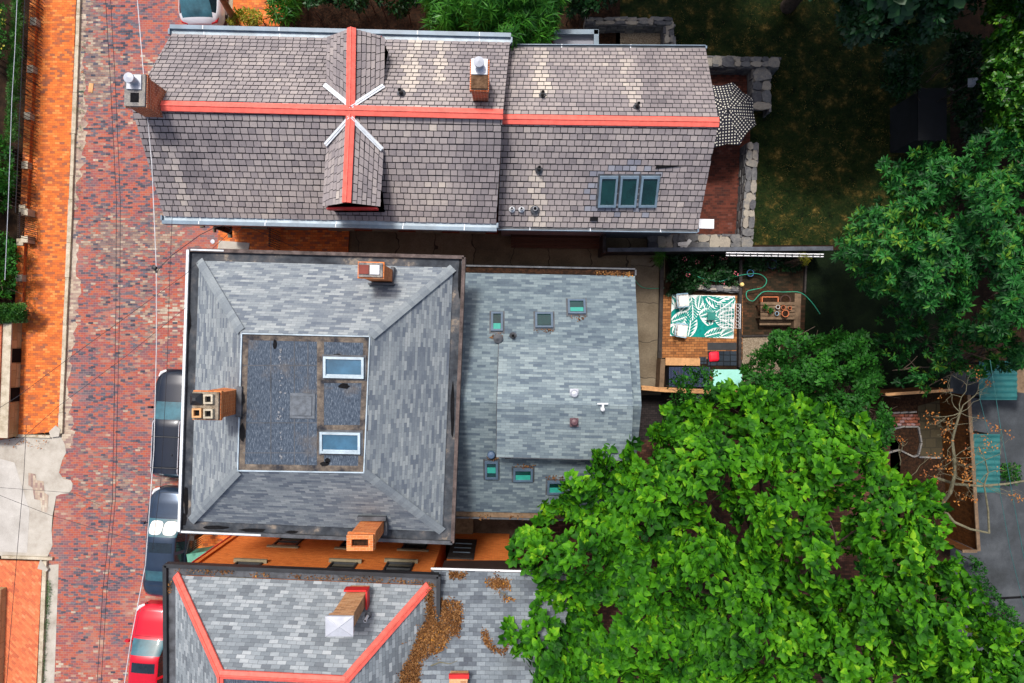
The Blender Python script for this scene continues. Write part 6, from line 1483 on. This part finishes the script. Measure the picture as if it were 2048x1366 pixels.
t = thing('yard_lamp', P(1946, 165), 'grey lamp head on a thin pole in the dark corner', 'lamp'); c = P(1946, 163, 4.5); b = MB(); b.tube([(c.x, c.y, 0), (c.x, c.y, 4.3)], .035, 8); b.build('pole', M['wooddark'], t); b = MB(); b.box((c.x, c.y, 4.45), (.22, .34, .2), 0, taper=.7); b.lathe((c.x, c.y+.02, 4.55), [(.05, 0), (.06, .15), (0, .2)], 10); b.build('lamp_head', M['galv'], t)

# ================================================================ TREES
tree('catalpa_tree', 'huge bright green large-leaved tree spreading over the lower right', (1480, 1120),
 [(1005, 1480), (1000, 1260), (1035, 1215), (1075, 1190), (1060, 1150), (1022, 1120), (1030, 1075), (1062, 1050), (1055, 1012), (1090, 990), (1120, 990), (1130, 955), (1172, 940), (1182, 900), (1215, 868), (1270, 878), (1300, 860), (1318, 825), (1350, 805), (1420, 800), (1440, 762), (1500, 765), (1560, 790), (1640, 805), (1715, 825), (1760, 880), (1795, 945), (1860, 950), (1892, 1010), (1915, 1080), (1925, 1130), (1972, 1180), (1990, 1240), (2050, 1265), (2120, 1290), (2120, 1480)],
 3900, 6.3, 9.6, 'heart', 'catalpa', 8, (.15, .31), .26, 26, D=330, wl=2.0, lump=1.0, depth=.55, gap=-1.3, jag=8, seed=9, pitch=(-5, 50), pet=.07, droop=.2, rnd_ros=.55,
 hole=[(1430, 1005, 26), (1525, 975, 22), (1500, 1050, 20), (1700, 1140, 30), (1300, 1125, 20), (1210, 1235, 18), (1640, 1350, 22), (1830, 935, 24), (1290, 900, 14)])
tree('long_leaflet_tree', 'dark green tree with star-like leaf bunches at the right edge', (1960, 520),
 [(1655, 490), (1690, 470), (1700, 430), (1770, 400), (1755, 360), (1748, 318), (1800, 325), (1830, 290), (1880, 280), (1900, 300), (1985, 258), (2140, 250), (2140, 730), (2040, 735), (1985, 700), (1960, 690), (1860, 640), (1780, 600), (1745, 610), (1735, 590), (1700, 545), (1690, 520), (1660, 510)],
 1700, 6.5, 9.3, 'lance', 'lance', 15, (.14, .27), .22, 22, D=200, wl=1.7, lump=.9, depth=.6, gap=-.7, jag=10, seed=12, pitch=(0, 50), pet=.03, droop=.12, rnd_ros=.6)
tree('long_leaflet_tree', 'lower shaded tree with yellow-tipped leaves above the brown fence', (1860, 720),
 [(1720, 620), (1800, 610), (1900, 640), (2060, 680), (2060, 745), (1985, 745), (1940, 760), (1900, 740), (1870, 760), (1850, 790), (1790, 770), (1760, 700)],
 330, 4.2, 5.8, 'lance', 'lance', 13, (.13, .24), .12, 12, D=90, wl=1.3, lump=.5, depth=.5, gap=-.4, jag=8, seed=14, pitch=(0, 50), pet=.03, droop=.12)
tree('small_leaved_tree', 'mid green small-leaved tree between the pot bench and the large-leaved tree', (1640, 760),
 [(1484, 730), (1500, 705), (1530, 690), (1545, 662), (1600, 655), (1618, 672), (1650, 668), (1680, 655), (1740, 665), (1765, 710), (1770, 760), (1762, 800), (1790, 840), (1785, 890), (1760, 920), (1700, 850), (1560, 830), (1500, 820), (1486, 780)],
 1500, 4.0, 5.6, 'oval', 'oval', 10, (.1, .19), .12, 14, D=70, wl=1.1, lump=.5, depth=.45, gap=-.75, jag=7, seed=15, pitch=(-5, 40), rnd_ros=.5)
tree('small_leaved_tree', 'thin leafy sprays hanging over the storage box and dark pavers', (1400, 850),
 [(1345, 745), (1375, 735), (1420, 735), (1446, 742), (1450, 790), (1410, 830), (1360, 860), (1300, 875), (1292, 866), (1325, 820), (1345, 795), (1330, 775)],
 270, 4.2, 5.2, 'oval', 'oval', 9, (.09, .17), .05, 14, D=40, wl=.8, lump=.3, depth=.4, gap=-.3, jag=6, seed=16, pitch=(-5, 40))
tree('feathery_evergreen', 'bright feathery bamboo-like tree behind the slate roof at the top', (1000, 20),
 [(852, -80), (1140, -80), (1125, 20), (1110, 80), (1080, 110), (960, 110), (925, 70), (870, 68), (848, 40)],
 1100, 3.0, 5.4, 'blade', 'bamboo', 16, (.25, .5), .1, 12, D=80, wl=1.5, lump=.6, depth=.5, gap=-.8, jag=8, seed=17, pitch=(-10, 50), wide=.9, droop=.3)
tree('shade_tree', 'very dark tree top hanging in at the upper right of the lawn', (1820, -20),
 [(1680, -120), (1965, -120), (1960, 20), (1905, 55), (1840, 90), (1790, 105), (1740, 90), (1690, 85), (1676, 50)],
 900, 6.5, 8.5, 'oval', 'dark', 9, (.14, .26), .2, 14, D=80, wl=1.3, lump=.6, depth=.6, gap=-.8, jag=8, seed=18)
tree('ivy_covered_tree', 'yellow-green ivy covered tree mass in the top right corner', (2040, 120),
 [(1968, -80), (2140, -80), (2140, 275), (2010, 285), (1972, 260), (1962, 180), (1972, 90)],
 1500, 6.0, 8.0, 'heart', 'ivy', 8, (.12, .2), .2, 8, D=50, wl=1.6, lump=.35, depth=.3, jag=5, seed=19, pitch=(5, 60))
hedge('understory_shrub', 'low dark shrub beneath the lamp in the deep shade', [(1895, 60), (1970, 80), (1965, 270), (1930, 300), (1900, 180)], 1.2, 2.5, 300, 'dark', (.15, .28), seed=20, cat='shrub', lump=.4, D=30)
tree('understory_tree', 'dark drooping shrub tree in the middle of the shaded lawn edge', (1780, 170),
 [(1770, 110), (1850, 110), (1840, 180), (1800, 200), (1770, 170)], 200, 2.5, 4.0, 'oval', 'dark', 8, (.12, .22), .08, 6, D=40, wl=1.2, lump=.4, depth=.5, jag=6, seed=33)
hedge('spiky_shrub', 'dark green grassy clump above the yellow shrub', [(530, -40), (600, -40), (598, 20), (575, 42), (540, 36)], .8, 1.6, 160, 'bamboo', (.3, .5), 'blade', seed=21, cat='shrub', lump=.3, D=30)
hedge('yellow_shrub', 'small yellow-green shrub beside the white car', [(456, 32), (470, 20), (500, 16), (526, 28), (528, 50), (456, 50)], .7, 1.4, 200, 'yellow', (.07, .13), seed=22, cat='shrub', lump=.2, D=14)
hedge('dark_shrub', 'dark low shrubs in the mulch bed at the top', [(600, -60), (850, -60), (850, 20), (800, 34), (760, 12), (700, 20), (640, 4), (610, 20)], 1.0, 2.2, 500, 'dark', (.12, .25), seed=23, cat='shrub', lump=.5, D=40, gap=-.5)
hedge('dark_shrub', 'dark shrub beside the gravel court at the top', [(1130, -60), (1240, -60), (1230, 10), (1190, 22), (1160, 40), (1140, 30)], 1.0, 2.2, 260, 'dark', (.12, .25), seed=24, cat='shrub', lump=.5, D=30, gap=-.5)
hedge('drive_edge_shrub', 'weedy green growth along the edge of the concrete drive', [(1935, 1110), (1958, 1110), (1990, 1180), (2060, 1260), (2060, 1290), (2000, 1250), (1955, 1180)], .4, 1.2, 260, 'oval', (.08, .15), seed=25, cat='shrub', lump=.3, D=16)
hedge('drive_edge_shrub', 'small green clump by the green corrugated sheet', [(2005, 930), (2040, 930), (2040, 965), (2005, 968)], .4, 1.0, 70, 'oval', (.08, .15), seed=26, cat='shrub', lump=.2, D=14)
t = thing('leaning_trunk', P(470, -20), 'bare leaning tree trunk rising beside the white car', 'tree'); b = MB(); b.tube([P(470, 40, .1), P(455, 15, 2), P(440, -10, 3.5), P(400, -90, 6)], [.16, .14, .12, .1], 9); b.build('trunk', M['barkcedar'] if 'barkcedar' in M else plain('tan_bark', (.3, .17, .08), .9, var=.3), t, smooth=True)
# trees beyond the top of the frame whose shade falls on the lawn
def big_shade(label, cx_, cy_, rx, ry, z0, z1, n, seed):
    r = np.random.default_rng(seed); root = thing('shade_tree', (cx_, cy_, 0), label, 'tree'); a = r.uniform(0, 2*PI, n); q = np.sqrt(r.uniform(0, 1, n)); x = cx_+np.cos(a)*q*rx; y = cy_+np.sin(a)*q*ry
    z = z0+(z1-z0)*np.sqrt(1-q*q*.9)*r.uniform(.3, 1, n); leaf_mesh('crown', np.column_stack([x, y, z]), norm(np.column_stack([np.cos(a)*q, np.sin(a)*q, np.ones(n)])), 7, (.35, .55), 'oval', LG['dark'], root, wide=1.5)
    b = MB(); b.tube([(cx_, cy_, 0), (cx_+.1, cy_, z0*.6), (cx_, cy_+.1, z0)], [.35, .28, .2], 10)
    for i in range(10): an = i*.63; b.tube([(cx_, cy_, z0*.7), (cx_+math.cos(an)*rx*.4, cy_+math.sin(an)*ry*.4, z0+1), (cx_+math.cos(an)*rx*.7, cy_+math.sin(an)*ry*.7, z0+(z1-z0)*.5)], [.14, .09, .03], 6)
    b.build('trunk', M['bark'], root, smooth=True)
big_shade('tall dark tree beyond the top edge above the middle of the lawn', 12.5, 15.2, 4.6, 4.4, 8, 13, 950, 1)
big_shade('tall dark tree beyond the top edge above the right of the lawn', 19.5, 15.0, 5, 4.4, 8, 13, 1600, 2)
big_shade('tall dark tree beyond the top edge above the gravel court', 5.6, 18.8, 3.4, 3.2, 6.5, 10.5, 900, 3)
big_shade('tall dark tree beyond the right edge beside the dark corner', 23.5, 9.5, 4.6, 5.0, 8, 12.5, 1200, 4)
# dead branching tree over the brown fence
t = thing('bare_branched_tree', P(1880, 1000), 'nearly leafless lichened tree with rusty leaves over the brown fence', 'tree'); rr = random.Random(12); b = MB(); tips = []
def limb(pts, r0, r1):
    n = len(pts); P_ = [P(*q) for q in pts]; b.tube(P_, [r0+(r1-r0)*i/(n-1) for i in range(n)], 7)
    return P_
def twigs(p, d, l, r, dep):
    q = p+d*l; m = p.lerp(q, .5)+Vector((rr.gauss(0, .04), rr.gauss(0, .04), rr.gauss(0, .04))); b.tube([p, m, q], [r, r*.8, r*.6], 5)
    if dep == 0: tips.append(q); return
    for k in range(rr.choice((1, 2, 2, 3))): nd = (d+Vector((rr.gauss(0, .55), rr.gauss(0, .55), rr.gauss(0, .3)))).normalized(); twigs(q, nd, l*rr.uniform(.6, .85), r*.6, dep-1)
L1 = limb([(1872, 1010, 0), (1878, 1008, 2.5), (1886, 1004, 4), (1900, 985, 4.4), (1909, 950, 4.6), (1908, 915, 4.8), (1904, 880, 5.0), (1912, 850, 5.2), (1920, 825, 5.4)], .1, .035)
L2 = limb([(1886, 1004, 4), (1892, 1025, 4.3), (1908, 1044, 4.6), (1940, 1058, 4.8), (1978, 1066, 5.0)], .07, .035)
L3 = limb([(1978, 1066, 5.0), (1976, 1020, 5.1), (1968, 970, 5.2), (1976, 945, 5.3), (1970, 920, 5.4)], .04, .02)
L4 = limb([(1870, 955, 3.8), (1910, 968, 4.2), (1960, 972, 4.4), (2010, 968, 4.5), (2060, 960, 4.6)], .06, .035)
L5 = limb([(1908, 955, 4.6), (1930, 962, 4.8), (1955, 962, 5), (1968, 968, 5.2)], .03, .02)
for Ls, k0 in ((L1, 4), (L3, 2)):
    for p in Ls[k0:]:
        for _ in range(3):
            a = rr.uniform(0, 2*PI); twigs(p, Vector((math.cos(a), math.sin(a), .3)).normalized(), rr.uniform(.35, .6), .014, 3)
for _ in range(4): a = rr.uniform(1, 3.6); twigs(L1[-1], Vector((math.cos(a), math.sin(a), .2)).normalized(), .6, .022, 3)
for q in ((1800, 930, 3), (1806, 960, 3)): twigs(P(*q), Vector((rr.gauss(0, 1), .6, .3)).normalized(), .6, .025, 2)
b.build('trunk', M['barkpale'], t)
tp = np.array([list(p) for p in tips]); tp = tp[rng.choice(len(tp), min(110, len(tp)), replace=False)]; leaf_mesh('crown', tp, np.tile([0, 0, 1.], (len(tp), 1)), 3, (.06, .11), 'oval', LG['autumn'], t, pitch=(-20, 30))
# grass blades give the lawn a nap
r_ = np.random.default_rng(5); n = 5200; x = r_.uniform(P(1345, 0).x, P(1790, 0).x, n); y = r_.uniform(P(0, 485).y, P(0, 0).y+.5, n)
m = ~((x < P(1512, 0).x) & (y < P(0, 115).y)); c = np.column_stack([x, y, np.full(n, .01)])[m]
o = leaf_mesh('grass', c, np.tile([0, 0, 1.], (len(c), 1)), 6, (.06, .14), 'blade', leafmat('lawn_blades', [(0, (.006, .016, .003)), (.55, (.016, .034, .007)), (.82, (.07, .06, .015)), (1, (.25, .18, .05))], .8, .1, .1), pitch=(15, 75)); tag(o, 'shaded patchy grass with dry brown spots', 'grass', kind='stuff')  # blade colours repeat the shade and dapple painted into the lawn
